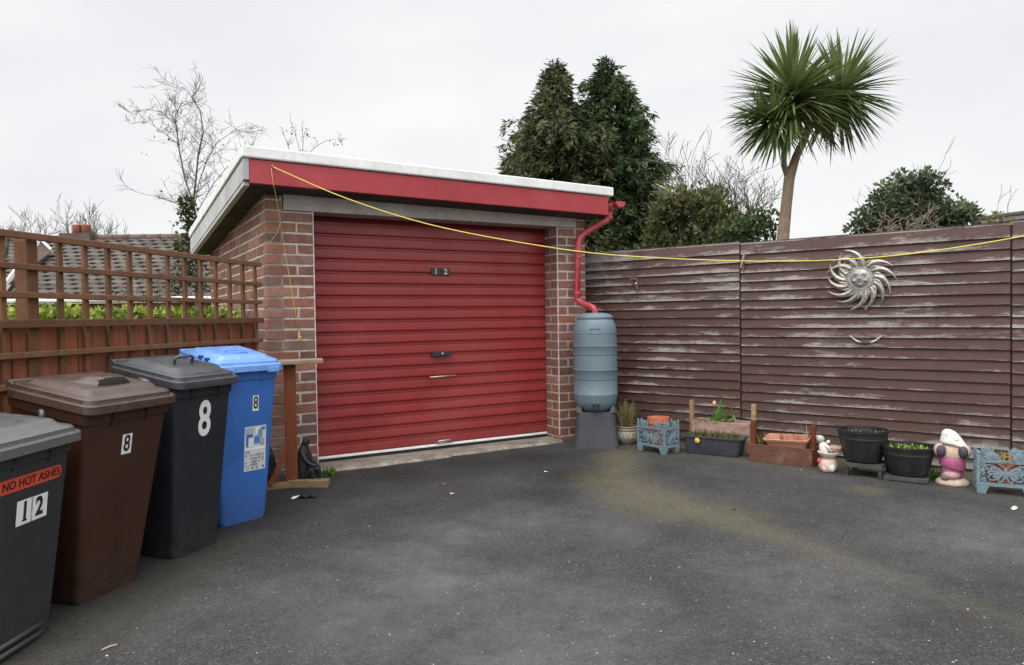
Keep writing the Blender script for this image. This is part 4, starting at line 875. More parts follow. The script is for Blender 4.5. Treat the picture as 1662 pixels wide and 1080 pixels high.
for k, (x, y, lab) in enumerate(((.36, .09, 'pale green strap leaved bulb at the right of the wooden tulip box'), (.08, .07, 'small limp green leaves at the left of the wooden tulip box'))):
    l = M()
    for j in range(7): blade(l, (R(-.02, .02), R(-.02, .02), 0), (R(-.8, .8), R(-.9, .1), .8), R(.08, .18), .012, jit((.22, .32, .09), .2), R(.6, 1.6), 5, .3)
    if k == 0: blade(l, (.02, 0, 0), (-.12, 0, 1), .2, .013, (.24, .33, .14), .05, 5, .3); blade(l, (.03, -.02, 0), (.0, -.2, 1), .1, .02, (.3, .4, .2), .1, 5, .3)
    o = tag(l.make('bulb_leaves', M_leaf), lab, 'plant'); o.matrix_world = W1m @ Matrix.Translation((x, y, .25))
q1, q2 = spot(1216, 748), spot(1318, 760); d_ = q2 - q1; aW = math.atan2(d_.y, d_.x); woodbox('low red brown wooden planter box holding a tilted terracotta trough', q1, aW, d_.length, .21, .0, .152, [(.01, .345, (.8, .6, .5)), (d_.length - .012, .345, (.75, .6, .5))])
W2 = Matrix.Translation(q1) @ Matrix.Rotation(aW, 4, 'Z')
l = M(); rg = [rrect(0, 0, .15, .05, .02, 0), rrect(0, 0, .175, .065, .02, .085), rrect(0, 0, .188, .078, .025, .087), rrect(0, 0, .19, .08, .025, .103), rrect(0, 0, .178, .068, .02, .104), rrect(0, 0, .165, .056, .02, .06)]; l.loft(rg, True, True)
M_faded = simple('faded_terracotta', (.46, .22, .145), .7, .25, .2, 14, .15, 80, dirt=(.3, .22, .17), dirtamt=.5)
o = tag(l.make('terracotta_trough', M_faded, smooth=True, auto=35), 'long faded terracotta plastic trough lying tilted in the low wooden box', 'planter'); o.matrix_world = W2 @ Matrix.Translation((.31, .10, .125)) @ Matrix.Rotation(-.05, 4, 'Y') @ Matrix.Rotation(.22, 4, 'X')
for x, lab in ((.08, 'green grassy shoots at the left end of the low wooden box'), (.44, 'long thin grass blades at the right end of the low wooden box'), (.26, 'thin grass blades behind the terracotta trough')):
    o = tuft('grass_shoots', lab, 'grass plant', (0, 0, 0), 26 if x != .26 else 12, .24 if x == .44 else .16, .8, GRN + [(.22, .2, .1)], .005, .8, .035); o.matrix_world = W2 @ Matrix.Translation((x, .13, .11))
# white and pink figurine with bowls
FG = spot(1345, 768) + V((.02, .06, 0)); fg = thing('bowl_figurine', 'small white and pink figurine holding stacked bowls beside the low wooden box', 'figurine', FG, -.5)
wht, pk = (.68, .64, .58), (.62, .46, .40)
l = M(); l.lathe([(.05, 0), (.066, .02), (.072, .055), (.062, .095), (.04, .115)], 24, col=pk); l.ball((-.055, -.02, .085), .026, n=10, col=(.55, .1, .1)); l.ball((.03, -.05, .04), .03, .025, .035, 10, col=wht); l.ball((-.02, -.055, .03), .025, .02, .03, 10, col=pk); l.make('base', M_stone, fg, True)
l = M(); l.lathe([(.03, .108), (.055, .125), (.078, .152), (.082, .163), (.076, .166), (.06, .155), (.02, .148)], 28, (.005, -.01, 0), (.62, .52, .47)); l.make('bowl', M_stone, fg, True)
l = M(); l.lathe([(.02, 0), (.045, .012), (.062, .036), (.066, .046), (.06, .047), (.02, .036)], 24, (.055, .01, .16), (.5, .37, .28)); l.make('bowl', M_stone, fg, True)
l = M(); l.ball((-.03, 0, .19), .036, .032, .055, 12, Matrix.Rotation(-.3, 3, 'Y'), col=(.74, .72, .68)); l.tube([(-.02, -.02, .22), (.01, -.03, .20), (.035, -.02, .17)], [.014, .012, .011], 8, (.74, .72, .68)); l.tube([(-.01, .02, .23), (.015, .02, .245)], [.014, .012], 8, (.74, .72, .68)); l.make('torso', M_stone, fg, True)
l = M(); l.ball((-.055, 0, .262), .034, .03, .030, 12, Matrix.Rotation(.6, 3, 'Y'), col=(.42, .44, .37)); l.ball((-.075, -.01, .28), .016, .014, .014, 8, col=(.36, .38, .32)); l.make('head', M_stone, fg, True)
# black half-barrel tubs on stands
def tub(label, loc, r, h, plant):
    t = thing('black_tub', label, 'planter', loc); l = M(); l.lathe([(r * .66, 0), (r * .72, .01), (r * .84, h * .35), (r * .93, h * .66), (r * .945, h * .70), (r * .965, h * .71), (r * .965, h * .76), (r * .955, h * .77), (r * .975, h * .9), (r * 1.01, h * .92), (r * 1.02, h), (r * .95, h * 1.0), (r * .93, h * .86)], 48, cap1=False); l.make('tub_body', M_black, t, True, auto=30)
    l = M(); l.lathe([(r * .935, h * .86), (.02, h * .88)], 30, cap0=False); l.make('soil', M_soil, t)
def stand(label, f0, f1, h, D):
    d = f1 - f0; L = d.length; t = thing('plant_stand', label, 'stand', f0, math.atan2(d.y, d.x))
    l = M(); 
    for i in range(3): l.box(0, L, i * D / 3 + .004, (i + 1) * D / 3 - .004, h - .022, h - .002, (.05, .05, .05))
    l.box(0, L, -.012, .003, h - .034, h, (.06, .06, .058)); l.make('slat_top', M_stand2, t, bevel=.003)
    for x in (.0, L - .03):
        for y in (-.01, D - .03): l = M(); l.box(x, x + .03, y, y + .03, 0, h - .035, (.035, .035, .036)); l.make('leg', M_stand2, t, bevel=.003)
M_stand2 = simple('stand_wood', (1, 1, 1), .7, .3, .3, 8, .2, 60, vcol=True, dirt=(.10, .10, .09), dirtamt=.4)
s1a, s1b = spot(1370, 771), spot(1432, 779); dS = (s1b - s1a).normalized(); kS = V((-dS.y, dS.x, 0)); 
stand('black slatted plant stand raised on legs under the taller tub', s1a, s1b, .105, .24); TB1 = (s1a + s1b) / 2 + kS * .13 - dS * .035; tub('taller black plastic tub on the raised stand, bare soil on top', TB1 + V((0, 0, .105)), .185, .255, False)
s2a, s2b = spot(1434, 779), spot(1507, 787); dS = (s2b - s2a).normalized(); kS = V((-dS.y, dS.x, 0)); stand('low black slatted plant stand under the wider tub with seedlings', s2a, s2b, .04, .24); TB2 = (s2a + s2b) / 2 + kS * .12; tub('wider black plastic tub on the low stand with green seedlings', TB2 + V((0, 0, .04)), .185, .225, True)
l = M()
for k in range(160): a = R(0, 6.28); r_ = .15 * R(0, 1) ** .5; blade(l, (r_ * math.cos(a), r_ * math.sin(a), 0), (R(-1, 1), R(-1, 1), 1), R(.015, .04), .008, jit((.2, .3, .05), .3), .8, 2)
tag(l.make('seedlings', M_leaf, loc=TB2 + V((0, 0, .04 + .225 * .86))), 'bright green seedlings carpeting the lower black tub', 'plant')
l = M()
for k in range(60): a = R(0, 6.28); r_ = .15 * R(0, 1) ** .5; blade(l, (r_ * math.cos(a), r_ * math.sin(a), 0), (R(-1, 1), R(-1, 1), 1), R(.02, .05), .003, jit((.2, .21, .18), .3), .8, 2)
for k in range(3): blade(l, (-.16, 0, .0), (-1, R(-.2, .2), .7), .14, .003, (.25, .18, .1), .8, 4)
tag(l.make('dead_plant', M_leaf, loc=TB1 + V((0, 0, .105 + .255 * .86))), 'dry grey stems in the taller black tub', 'plant')
# pink stone figure
GN_ = spot(1552, 790) + V((.02, .08, 0)); gm_ = thing('pink_garden_figure', 'pink garden figure with white stone cap and two dark domes, between tub and blue planter', 'figurine', GN_, math.atan2(GN_.y, GN_.x) - PI / 2)
gm_.scale = (.80, .9, 1.0)
l = M(); rg = []; 
for z, r in ((0, .135), (.012, .14), (.03, .13), (.045, .10), (.055, .05)): rg.append([V((r * math.cos(a) * (1 + .12 * nz((math.cos(a) * 2, math.sin(a) * 2, 5))), .75 * r * math.sin(a) * (1 + .12 * nz((math.cos(a) * 3, math.sin(a) * 3, 9))), z + .006 * nz((a * 3, z * 40, 1)))) for a in [2 * PI * k / 28 for k in range(28)]])
l.loft(rg, True, True, True, (.55, .43, .34)); l.make('rock_base', M_stone, gm_, True)
l = M(); l.lathe([(.082, .045), (.09, .07), (.088, .12), (.09, .16), (.07, .17)], 24, col=(.42, .13, .22), sy=.8); l.ball((-.01, -.06, .075), .075, .04, .03, 12, col=(.52, .3, .29)); l.ball((-.055, -.07, .062), .04, .03, .03, 10, col=(.16, .15, .14)); l.make('legs', M_stone, gm_, True)
l = M(); rg = []
for z, r in ((.135, .10), (.14, .108), (.165, .106), (.195, .112), (.205, .10)): rg.append([V((r * math.cos(a), r * .8 * math.sin(a), z - (.018 * math.cos(a) if z < .15 else .008 * math.cos(a)) - (.012 * (math.sin(a) < 0) if z < .15 else 0))) for a in [2 * PI * k / 28 for k in range(28)]])
l.loft(rg, True, True, True, (.48, .12, .26)); l.make('skirt', M_stone, gm_, True)
l = M(); l.lathe([(.10, .19), (.108, .215), (.108, .25), (.095, .285), (.065, .305)], 28, col=(.56, .40, .31), sy=.82); l.make('torso', M_stone, gm_, True)
for s in (-1, 1):
    l = M(); l.ball((s * .10, -.045, .255), .052, .05, .052, 14, col=(.5, .36, .3)); l.make('arm', M_stone, gm_, True)
    l = M(); l.ball((s * .088, -.075, .253), .042, .034, .046, 14, col=(.06, .055, .07)); l.make('dark_dome', M_paint, gm_, True)
l = M(); rg = []
for z, r, ox in ((.30, .085, 0), (.303, .106, .008), (.315, .112, .012), (.335, .10, .005), (.365, .085, -.005), (.39, .065, -.015), (.405, .04, -.018), (.409, .01, -.018)): rg.append([V((ox + r * math.cos(a) * (1 + .06 * nz((math.cos(a) * 2, math.sin(a) * 2, z * 9))), r * .85 * math.sin(a), z - .03 * math.cos(a) * r / .11 * (1 if math.cos(a) > 0 else .3))) for a in [2 * PI * k / 28 for k in range(28)]])
l.loft(rg, True, True, True, (.72, .69, .62)); l.tube([(-.045, -.072, .365), (-.05, -.066, .378)], .003, 5, (.2, .2, .2)); l.tube([(.02, -.084, .345), (.04, -.080, .342), (.055, -.074, .346)], .0028, 5, (.25, .24, .22)); l.make('stone_cap', M_stone, gm_, True)

# ------------------------------------------------------------------ washing line
A = GO + GD * -.383 + GN * -.268 + V((0, 0, 2.51)); B = FO + FE * 4.25
zs = [(0, 2.51), (.081, 2.234), (.173, 1.998), (.284, 1.812), (.356, 1.728), (.468, 1.663), (.543, 1.651), (.615, 1.68), (.704, 1.775), (.85, 2.0), (1, 2.28)]
def hz(s):
    for (a, za), (b, zb) in zip(zs, zs[1:]):
        if s <= b:
            i = zs.index((a, za)); m0 = (zs[min(i + 1, len(zs) - 1)][1] - zs[max(i - 1, 0)][1]) / (zs[min(i + 1, len(zs) - 1)][0] - zs[max(i - 1, 0)][0]); j = i + 1; m1 = (zs[min(j + 1, len(zs) - 1)][1] - zs[max(j - 1, 0)][1]) / (zs[min(j + 1, len(zs) - 1)][0] - zs[max(j - 1, 0)][0])
            t = (s - a) / (b - a); L = b - a; return (2 * t ** 3 - 3 * t * t + 1) * za + (t ** 3 - 2 * t * t + t) * L * m0 + (-2 * t ** 3 + 3 * t * t) * zb + (t ** 3 - t * t) * L * m1
l = M(); l.tube([A.lerp(B, i / 60).to_2d().to_3d() + V((0, 0, hz(i / 60))) for i in range(61)], .0042, 8); tag(l.make('washing_line', M_line, smooth=True), 'yellow washing line sagging from the garage fascia across the fence', 'washing line')
def gw(u, w_, z): return GO + GD * u + GN * w_ + V((0, 0, z))
def gq(px, py, w_): return onplane(px, py, GO + GN * w_, GN)
l = M(); P = [gq(440, 273, -.27), gq(444, 303, -.27), gq(446, 309, -.25), gq(455, 360, -.03), gq(468, 440, -.022), gq(478, 500, -.022), gq(485, 538, -.022)]; l.tube(P, .002, 6); l.tube([gq(455, 362, -.03), gq(449, 380, -.025), gq(437, 395, -.022)], .002, 6)
for k in range(4): a = k * 1.6; l.ball(gq(486, 545, -.03) + V((.006 * math.cos(a), .006 * math.sin(a), .008 * (k - 1.5))), .010, .009, .008, 8)
l.tube([gq(486, 545, -.03), gq(482, 556, -.026)], .004, 6); l.tube([gq(486, 545, -.03), gq(490, 555, -.026)], .004, 6)
tag(l.make('loose_cord', M_line, smooth=True), 'loose yellow cord knotted on the left brick pillar', 'cord')
l = M(); l.tube([gw(-.383, -.258, 2.51), gw(-.383, -.275, 2.51), gw(-.383, -.28, 2.52)], .006, 6); tag(l.make('line_hook', M_steel, smooth=True), 'small screw hook in the red fascia holding the yellow line', 'hook')

# ------------------------------------------------------------------ vegetation
def quad_leaf(M_, p, d, n, L, w, col):
    d = d.normalized(); s = d.cross(n)
    if s.length < 1e-3: s = d.orthogonal()
    s.normalize(); M_.poly([p, p + d * L * .45 + s * w, p + d * L, p + d * L * .45 - s * w], col)
def rv(): 
    while True:
        v = V((R(-1, 1), R(-1, 1), R(-1, 1)))
        if .05 < v.length < 1: return v.normalized()
def clump(M_, c, r, n, L, w, cols, flat=.7):
    for k in range(n):
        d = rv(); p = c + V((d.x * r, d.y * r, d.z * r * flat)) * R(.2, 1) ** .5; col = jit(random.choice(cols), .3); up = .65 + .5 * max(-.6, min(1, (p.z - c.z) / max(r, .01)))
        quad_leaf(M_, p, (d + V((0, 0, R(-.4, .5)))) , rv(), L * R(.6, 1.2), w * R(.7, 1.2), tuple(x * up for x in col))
def conifer(label, base, H, prof, cols, n=1.0, seed=1, zmin=2.0):
    random.seed(seed); t = thing('conifer_tree', label, 'tree', base)
    l = M(); l.tube([(0, 0, 0), (.02, 0, H * .5), (0, 0, H * .97)], [.2, .12, .02], 8, (.09, .065, .05)); l.make('trunk', M_bark, t, True)
    l = M()
    def rad(z):
        for (za, ra), (zb, rb) in zip(prof, prof[1:]):
            if za >= z >= zb: return ra + (rb - ra) * (za - z) / (za - zb)
        return prof[-1][1]
    z = H - .05
    while z > zmin:
        rr = rad(z); nb = int((5 + rr * 7) * n)
        for k in range(nb):
            a = R(0, 2 * PI); ln = rr * (R(.72, 1.12) + .55 * nz((math.cos(a) * 1.7, math.sin(a) * 1.7, z * 1.5 + seed)) + (.28 if random.random() < .08 else 0)); dark = R(.55, 1.15)
            for j in range(int(2 + ln * 4.5)):
                tt = R(.25, 1) if j else 1; p = V((math.cos(a) * ln * tt, math.sin(a) * ln * tt, z + .10 * ln - .32 * ln * tt * tt + R(-.08, .08)))
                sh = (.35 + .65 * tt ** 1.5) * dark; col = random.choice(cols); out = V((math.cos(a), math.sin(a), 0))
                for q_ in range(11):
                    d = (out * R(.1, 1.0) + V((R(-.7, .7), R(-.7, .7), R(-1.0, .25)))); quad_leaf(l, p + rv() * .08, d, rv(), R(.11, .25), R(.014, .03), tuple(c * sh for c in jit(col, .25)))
        z -= .10 / n
    l.make('crown', M_leaf, t); return t
C1 = at(900, 110, 18); C2 = at(985, 107, 18.6)
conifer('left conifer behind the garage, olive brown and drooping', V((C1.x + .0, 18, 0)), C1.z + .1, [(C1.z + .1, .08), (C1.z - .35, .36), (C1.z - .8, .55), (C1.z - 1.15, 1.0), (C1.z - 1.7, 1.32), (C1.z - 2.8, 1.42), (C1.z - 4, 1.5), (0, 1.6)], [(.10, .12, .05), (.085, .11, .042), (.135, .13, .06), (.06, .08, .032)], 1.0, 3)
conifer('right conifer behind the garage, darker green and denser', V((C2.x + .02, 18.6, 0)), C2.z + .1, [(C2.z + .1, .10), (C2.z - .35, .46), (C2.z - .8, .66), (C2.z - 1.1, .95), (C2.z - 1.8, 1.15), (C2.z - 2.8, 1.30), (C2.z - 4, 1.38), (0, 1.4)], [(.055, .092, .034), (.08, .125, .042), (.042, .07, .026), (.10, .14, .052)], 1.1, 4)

def branchy(M_, p, d, L, r, depth, col, bend=.25, up=.15, kids=(2, 4), tips=None, minr=.004):
    n = 4; pts_ = [p.copy()]; rr = [r]; dd = d.normalized()
    for i in range(n):
        dd = (dd + rv() * bend + V((0, 0, up * .3))).normalized(); p = p + dd * (L / n); pts_.append(p.copy()); rr.append(max(minr, r * (1 - .6 * (i + 1) / n)))
    M_.tube(pts_, rr, 5 if r > .02 else 3, col, False)
    if tips is not None: tips.append(p.copy())
    if depth <= 0: return
    for k in range(random.randint(*kids)):
        i = random.randint(1, n); b = pts_[i]; nd = (pts_[i] - pts_[i - 1]).normalized(); nd = (nd + rv() * .85 + V((0, 0, up))).normalized(); branchy(M_, b, nd, L * R(.5, .78), max(minr, rr[i] * .65), depth - 1, col, bend, up, kids, tips, minr)
BK = (.125, .11, .10)
# birch-like bare tree with ivy left of the garage
random.seed(21); YB = 12.5
tb = thing('bare_tree', 'tall bare twiggy tree with ivy rising behind the left corner of the garage', 'tree', (at(318, 350, YB).x, YB, 0)); ob = V(tb.location); l = M()
def stem(pp, r0, r1, kids, L, dep):
    P = [at(a, b, YB + R(-.15, .15)) - ob for a, b in pp]; rr = [.48 * (r0 + (r1 - r0) * i / (len(P) - 1)) for i in range(len(P))]; l.tube(P, rr, 7, BK)
    for k in range(kids):
        i = random.randint(1, len(P) - 1); b = P[i - 1].lerp(P[i], R(0, 1)); d = (P[i] - P[i - 1]).normalized(); s = random.choice((-1, 1)); branchy(l, b, d * .6 + V((s * R(.4, 1), R(-.6, .6), R(-.1, .5))), L * R(.5, 1.1), max(.005, rr[i] * .45), dep, BK, .30, .10, (2, 4), None, .0024)
l.tube([(0, 0, 0), at(318, 352, YB) - ob], [.07, .03], 8, BK)
stem([(318, 352), (314, 330), (318, 290), (322, 250), (330, 215), (325, 180), (315, 165), (305, 148), (297, 142)], .045, .006, 28, .40, 2)
stem([(314, 330), (300, 290), (292, 250), (288, 220), (284, 190), (296, 165), (306, 165)], .035, .007, 24, .38, 2)
stem([(316, 335), (322, 300), (335, 262), (352, 232), (380, 212), (400, 215)], .022, .005, 14, .42, 2)
stem([(290, 235), (265, 215), (240, 198), (232, 202)], .014, .004, 8, .28, 2); stem([(284, 200), (262, 182), (238, 178), (226, 182), (218, 192)], .014, .004, 7, .25, 2)
stem([(312, 345), (285, 330), (258, 320), (232, 315)], .016, .005, 10, .35, 2); stem([(320, 345), (345, 300), (370, 270), (392, 262)], .018, .005, 14, .45, 2)
l.make('trunk', M_bark, tb); l = M()
for k in range(120):
    px, py = R(286, 322), R(322, 480); sp_ = 6 + (py - 322) * .12; px = 306 + R(-sp_, sp_) * 1.1; clump(l, at(px, py, YB - .15) - ob, .09, 9, .075, .03, [(.07, .10, .03), (.10, .13, .04), (.05, .07, .022), (.13, .14, .06)])
for k in range(40): clump(l, at(R(215, 400), R(210, 330), YB) - ob, .03, 1, .06, .016, [(.07, .05, .03)])
l.make('ivy', M_leaf, tb)
# arching shrub in front of the house
random.seed(8); sh = thing('thin_shrub', 'thin arching shrub with few leaves before the tiled house roof', 'shrub', (at(280, 480, 10).x, 10, 0)); l = M(); os_ = V(sh.location); tp = []
for k in range(9): branchy(l, V((R(-.2, .2), R(-.2, .2), .3)), V((R(-.5, .5), R(-.3, .3), 1)), R(.8, 1.2), .012, 2, (.12, .10, .07), .2, .1, (2, 4), tp, .003)
l.make('trunk', M_bark, sh); l = M()
for p in tp: clump(l, p, .05, 4, .05, .015, [(.13, .13, .06), (.09, .11, .04)])
l.make('foliage', M_leaf, sh)
# twigs above the garage roof
random.seed(31); tw = thing('bare_tree', 'low bare twigs with a few dry leaves showing above the white roof edge', 'tree', (at(490, 260, 13).x, 13, 0)); l = M(); ot = V(tw.location); tp = []
l.tube([(0, 0, 0), (.02, 0, 2.2), at(490, 262, 13) - ot], [.07, .05, .012], 6, BK)
for pp in ([(490, 262), (484, 235), (478, 215), (470, 206)], [(490, 262), (510, 240), (530, 228), (548, 226), (556, 236)], [(490, 262), (492, 230), (490, 205)], [(488, 262), (470, 245), (462, 222)]):
    P = [at(a, b, 13) - ot for a, b in pp]; l.tube(P, [.007, .005, .004, .003, .0025][:len(P)], 4, BK, False)
    for k in range(6): i = random.randint(1, len(P) - 1); branchy(l, P[i - 1].lerp(P[i], R(0, 1)), V((R(-.6, .6), R(-.4, .4), 1)), R(.08, .2), .003, 1, BK, .3, .05, (1, 3), tp, .0022)
l.make('trunk', M_bark, tw); l = M()
for k in range(26): a, b = random.choice([(470, 210), (510, 222), (545, 226), (552, 234), (500, 215), (475, 206)]); clump(l, at(a + R(-8, 8), b + R(-5, 8), 13) - ot, .03, 1, .06, .018, [(.06, .05, .03)])
l.make('dry_leaves', M_leaf, tw)
# bare trees beyond the house
for px, top, wd, lab, sd_ in ((45, 345, 30, 'bare pollarded tree beyond the house, far left over the trellis', 1), (135, 322, 42, 'bare pollarded tree beyond the house, behind the chimney', 2), (215, 385, 26, 'low bare treetop peeping over the middle of the tiled roof', 3), (170, 355, 26, 'bare treetop just right of the house chimney', 5)):
    random.seed(40 + sd_); P = at(px, 390, 26); Tp = at(px, top, 26); t = thing('bare_tree', lab, 'tree', (P.x, 26, 0), 0, 'bare trees beyond the house'); l = M(); hh = Tp.z - P.z
    l.tube([(0, 0, 0), (0, 0, P.z - .6)], [.22, .16], 8, BK)
    for k in range(9): a = R(-1, 1); branchy(l, V((a * wd / 1162 * 26 * .5, R(-.3, .3), P.z - .7)), V((a * .5, R(-.3, .3), 1)), (hh + .7) * R(.42, .62), .032, 3, (.15, .13, .12), .16, .22, (2, 3), None, .006)
    l.make('trunk', M_bark, t)
# broadleaf evergreens behind the lapped fence
def evergreen(name, label, lobes, Y, cols, leaf, seed, dens=1.0, twig=.5):
    random.seed(seed); cx = sum(a for a, b, r in lobes) / len(lobes); base = V((at(cx, 400, Y).x, Y, 0)); t = thing(name, label, 'tree', base); l = M(); tr_ = M()
    tr_.tube([(0, 0, 0), (.03, 0, 1.3)], [.12, .08], 8, (.10, .08, .06))
    for (a, b, r) in lobes:
        c = at(a, b, Y + R(-.4, .4)) - base; rad = r / FPX * Y; tr_.tube([(.03, 0, 1.2), (c.x * .5, c.y * .5, (c.z + 1.2) / 2), c], [.06, .035, .012], 5, (.10, .08, .06))
        for k in range(int(dens * rad * rad * 330)):
            d = rv(); k2 = R(.25, 1) ** .45; p = c + V((d.x * rad, d.y * rad * .8, d.z * rad * .9)) * k2 * (1 + .25 * nz((d.x * 2 + a, d.y * 2, d.z * 2)))
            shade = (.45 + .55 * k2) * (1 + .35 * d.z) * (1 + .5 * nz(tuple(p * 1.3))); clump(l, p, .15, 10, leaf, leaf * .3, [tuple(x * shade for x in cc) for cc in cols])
            if random.random() < .12 * twig: branchy(tr_, p, d + V((0, 0, .5)), R(.3, .6), .006, 1, (.10, .085, .07), .3, .2, (1, 3), None, .004)
    tr_.make('trunk', M_bark, t); l.make('crown', M_leaf, t); return t
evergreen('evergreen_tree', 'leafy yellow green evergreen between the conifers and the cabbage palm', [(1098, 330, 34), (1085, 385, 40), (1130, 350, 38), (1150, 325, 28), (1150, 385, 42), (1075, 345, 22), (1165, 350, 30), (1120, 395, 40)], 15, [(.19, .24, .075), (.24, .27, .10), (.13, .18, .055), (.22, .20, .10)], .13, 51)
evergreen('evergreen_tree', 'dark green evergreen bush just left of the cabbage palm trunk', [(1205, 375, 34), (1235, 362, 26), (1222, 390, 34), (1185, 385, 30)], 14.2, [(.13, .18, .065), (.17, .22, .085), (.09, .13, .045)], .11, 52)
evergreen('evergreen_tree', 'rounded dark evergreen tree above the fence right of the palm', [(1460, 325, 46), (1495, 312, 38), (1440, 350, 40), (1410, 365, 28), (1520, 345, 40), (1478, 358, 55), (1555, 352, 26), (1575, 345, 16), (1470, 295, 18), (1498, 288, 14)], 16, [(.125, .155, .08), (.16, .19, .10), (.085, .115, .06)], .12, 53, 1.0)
random.seed(61); bs = thing('bare_shrub', 'bare grey branching shrub above the fence left of the cabbage palm', 'shrub', (at(1190, 400, 14.8).x, 14.8, 0)); l = M(); o_ = V(bs.location)
l.tube([(0, 0, 0), (0, 0, 2)], [.12, .08], 6, (.13, .115, .10))
for k in range(17): px = R(1090, 1245); P = at(1185 + (px - 1185) * .5, 385, 14.8) - o_; Q = at(px, R(262, 330), 14.8) - o_; branchy(l, P, Q - P, (Q - P).length * .8, .022, 3, (.15, .13, .115), .22, .15, (2, 4), None, .005)
l.make('branches', M_bark, bs)
random.seed(62); ds = thing('dead_shrub', 'pale dead tangled shrub at the foot of the rounded evergreen', 'shrub', (at(1455, 380, 15).x, 15, 0)); l = M(); o_ = V(ds.location); l.tube([(0, 0, 0), (0, 0, 2)], [.06, .05], 6, (.2, .17, .14))
for k in range(22): px = R(1400, 1500); P = at(px, 392, 15) - o_; branchy(l, P, V((R(-1, 1), R(-.5, .2), R(.2, 1))), R(.3, .5), .012, 2, (.24, .20, .16), .45, .0, (2, 4), None, .006)
l.make('branches', M_bark, ds)
evergreen('yellow_shrub', 'yellow green shrub top in front of the distant slate roof at right', [(1612, 360, 14), (1635, 364, 8)], 15, [(.20, .20, .045), (.16, .17, .05)], .07, 54, 2.0)

# cabbage palm
random.seed(71); YP = 12; pb = V((at(1270, 385, YP).x, YP, 0)); pt_ = thing('cabbage_palm', 'tall cabbage palm with spiky round heads on a forked trunk behind the fence', 'palm tree', pb); l = M(); PBK = (.23, .17, .125)
A_ = lambda a, b, dy=0: at(a, b, YP + dy) - pb
l.tube([(-.06, 0, 0), A_(1271, 385), A_(1276, 335), A_(1281, 290), A_(1292, 255), A_(1306, 225), A_(1316, 195), A_(1330, 165, .2)], [.125, .10, .09, .088, .066, .064, .06, .05], 14, PBK)
l.tube([A_(1282, 292), A_(1272, 268), A_(1274, 240), A_(1281, 210), A_(1286, 170), A_(1287, 145)], [.07, .045, .04, .044, .04, .04], 12, tuple(c * .8 for c in PBK))
l.tube([A_(1316, 195, .05), A_(1345, 170, .4), A_(1378, 140, .6)], [.07, .06, .05], 10, PBK); l.tube([A_(1284, 215), A_(1268, 200, -.1), A_(1255, 180, -.2)], [.05, .045, .04], 8, PBK)
l.make('trunk', M_bark, pt_, True)
def head(c, ax, n, L, lo, cols):
    ax = V(ax).normalized(); h_ = M(); k = 0
    while k < n:
        d = rv(); dt_ = d.dot(ax)
        if dt_ < lo: continue
        k += 1; age = (1 - dt_) / 2; ln = L * R(.8, 1.05) * (1 - .12 * max(0, dt_)); col = jit(random.choice(cols), .25); col = tuple(x * (1 - .45 * max(0, age - .3) / .7) for x in col)
        blade(h_, c - ax * .35 * age + d * .05, d, ln, R(.024, .034), col, R(.12, .4) + .5 * age * R(.5, 1.3), 6, .35)
    return h_
PG = [(.15, .21, .075), (.20, .265, .10), (.11, .16, .06), (.25, .29, .12), (.18, .21, .09)]
head(A_(1287, 148, -.15), (-.05, -.35, 1), 440, 1.18, -.62, PG).make('crown', M_palm, pt_)
head(A_(1368, 142, .55), (.4, .15, .8), 320, 1.08, -.55, PG).make('crown', M_palm, pt_)
head(A_(1248, 195, -.25), (-.8, -.4, .25), 190, .78, -.4, PG).make('crown', M_palm, pt_)
h_ = M()
for k in range(34): d = rv(); d.z = -abs(d.z) - .4; blade(h_, A_(1345, 175, .3) + rv() * .12, d, R(.5, .95), .02, jit((.06, .065, .035), .35), .9, 5, .3)
for k in range(10): blade(h_, A_(1352, 120, .2), V((R(-.15, .15), R(-.3, .1), R(-.9, -.2))), R(.3, .6), .006, (.42, .40, .33), .3, 4)
h_.make('hanging_leaves', M_palm, pt_)

# hedge
random.seed(81); l = M()
for k in range(4200):
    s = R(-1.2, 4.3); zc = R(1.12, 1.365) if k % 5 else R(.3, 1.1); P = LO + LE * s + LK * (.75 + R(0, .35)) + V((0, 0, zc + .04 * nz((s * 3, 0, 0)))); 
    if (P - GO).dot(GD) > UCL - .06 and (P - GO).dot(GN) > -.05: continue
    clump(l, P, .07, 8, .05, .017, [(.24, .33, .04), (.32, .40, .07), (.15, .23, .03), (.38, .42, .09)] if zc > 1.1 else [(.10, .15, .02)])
tag(l.make('hedge', M_leaf), 'bright yellow green clipped hedge behind the trellis fence', 'hedge')

# ------------------------------------------------------------------ house on the left
random.seed(91); YH = 16
hs = thing('house', 'brick house with brown tiled roof and white gable edge beyond the trellis', 'house', (0, 0, 0)); E0 = at(-60, 488, YH); E1 = at(345, 480, YH); zE = (at(130, 484, YH).z); 
x0, x1 = E0.x - 2, E1.x + .6; RZ = at(130, 388, YH + 3.0).z; RY = YH + 3.0
l = M(); nC = 15; TW = .30
sl_ = V((0, RY - YH, RZ - zE)); 
for c in range(nC):
    a, b = c / nC, (c + 1) / nC; off = .5 * TW * (c % 2); nt_ = int((x1 - x0) / TW) + 1; lift = .03
    for k in range(nt_):
        xa = x0 + k * TW + off; col = jit((.10, .085, .076), .22); N = 4
        for q_ in range(N):
            u0, u1 = q_ / N, (q_ + 1) / N; hh = lambda u: .014 * math.sin(u * 2 * PI)
            P = lambda u, t, li: V((xa + u * TW, YH + sl_.y * t, zE + sl_.z * t + hh(u) + li))
            l.poly([P(u0, a, lift), P(u1, a, lift), P(u1, b, .0), P(u0, b, .0)], col); l.poly([P(u0, a, 0), P(u1, a, 0), P(u1, a, lift), P(u0, a, lift)], tuple(c_2 * .6 for c_2 in col))
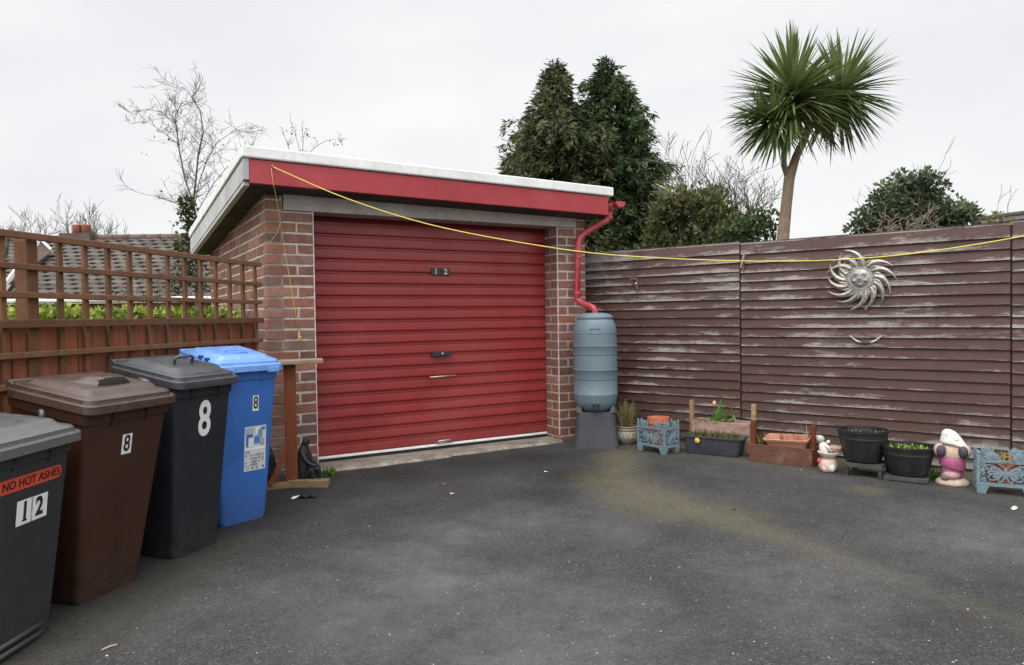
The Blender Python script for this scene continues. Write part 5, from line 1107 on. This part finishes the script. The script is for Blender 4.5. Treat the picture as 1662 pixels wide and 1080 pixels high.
l.poly([(x0, YH + .05, zE - .06), (x1 + .4, YH + .05, zE - .06), (x1 + .4, RY, RZ - .05), (x0, RY, RZ - .05)], (.05, .04, .035)); l.poly([(x0, RY, RZ - .03), (x1 + .4, RY, RZ - .03), (x1 + .4, RY + 3, zE), (x0, RY + 3, zE)], (.1, .075, .062))
rf = l.make('roof', M_tile, hs); l = M(); n = int((x1 - x0) / .42)
for k in range(n): xa = x0 + k * .42; l.tube([(xa, RY, RZ + .0), (xa + .41, RY, RZ + .0)], [.10, .105], 10, jit((.13, .085, .07), .15))
l.make('ridge', M_tile, rf, True)
l = M(); l.box(x0, x1, YH + .35, RY + 2.6, 0, zE - .12); l.make('wall', M_wallbrick, hs)
l = M(); l.box(x0, x1 + .4, YH - .02, YH + .02, zE - .13, zE - .02); l.tube([(x0, YH - .06, zE - .05), (x1 + .4, YH - .06, zE - .05)], .05, 8); l.make('eaves_board', M_white, hs)
for a, b in ((30, 48), (66, 124), (192, 215)):
    P, Q = at(a, 500, YH + .3), at(b, 500, YH + .3); l = M(); zt_ = P.z - .0; l.box(P.x, Q.x, YH + .29, YH + .348, zt_ - .9, zt_); wn = l.make('window', M_white, hs)
    n = 1 if b - a < 30 else 2; wd = (Q.x - P.x) / n
    for k in range(n): l = M(); l.box(P.x + k * wd + .06, P.x + (k + 1) * wd - .06, YH + .27, YH + .289, zt_ - .84, zt_ - .07); l.make('pane', M_glass, wn)
P = at(133, 388, RY); l = M(); l.box(P.x - .42, P.x + .38, RY - .3, RY + .3, RZ - .3, RZ + .12, (.10, .075, .065)); l.make('chimney', M_tile, hs); 
for dx in (-.12, .12): l = M(); l.lathe([(.12, 0), (.11, .22), (.12, .24), (.10, .25)], 14, (P.x + dx, RY, RZ + .12), (.36, .14, .10)); l.make('chimney_pot', M_tile, hs, True)
# gable over the front wing: bargeboards and lead valley standing proud of the roof
def roofpt(px, py, out): 
    n = V((0, -(RZ - zE), RY - YH)).normalized(); O = V((0, YH, zE)) + n * out; return onplane(px, py, O, n)
l = M(); a, b, c3 = roofpt(6, 468, .30), roofpt(66, 391, .30), roofpt(84, 408, .16)
l.bar(a, b, .05, .16, V((0, -.6, .8))); l.make('bargeboard', M_white, hs); l = M(); l.bar(b, c3, .05, .15, V((0, -.6, .8))); l.make('bargeboard', M_white, hs)
l = M(); v0 = roofpt(16, 476, .05); l.poly([v0, roofpt(26, 470, .06), roofpt(80, 413, .06), roofpt(70, 408, .06)], (.30, .31, .32)); l.make('lead_valley', M_tile, hs)
l = M(); l.poly([a, v0, c3, b], (.1, .075, .06)); l.make('gable_roof', M_tile, hs)
vp = M(); vp.tube([roofpt(9, 418, 0), roofpt(9, 385, .1)], .06, 10, (.03, .03, .03)); vp.make('vent_pipe', M_tile, hs, True)

# slate roofed house far right
h2 = thing('house', 'distant house showing only its grey slate roof over the fence at right', 'house', (0, 0, 0)); a = at(1590, 357, 24); b = at(1700, 341, 24)
l = M(); nC = 12; xa, xb = a.x - .2, a.x + 9; rz2 = lambda x: a.z + (b.z - a.z) / (b.x - a.x) * (x - a.x) * .9
ev = 1.9
for c in range(nC):
    t0, t1 = c / nC, (c + 1) / nC
    for k in range(26):
        x_0, x_1 = xa + (xb - xa) * k / 26, xa + (xb - xa) * (k + 1) / 26 - .01; P = lambda x, t, li: V((x, 21 + 3 * t, ev + (rz2(x) - ev) * t + li)); col = jit((.12, .105, .10), .2)
        l.poly([P(x_0, t0, .04), P(x_1, t0, .04), P(x_1, t1, 0), P(x_0, t1, 0)], col)
l.poly([(xa, 24.02, rz2(xa)), (xb, 24.02, rz2(xb)), (xb, 27, ev), (xa, 27, ev)], (.1, .09, .085)); l.make('roof', M_tile, h2)
l = M(); l.tube([(xa, 24, rz2(xa) + .02), (xb, 24, rz2(xb) + .02)], .09, 8, (.07, .065, .065)); l.make('ridge', M_tile, h2); l = M(); l.box(xa + .2, xb - .2, 21.3, 26.6, 0, ev - .05); l.make('wall', M_wallbrick, h2)
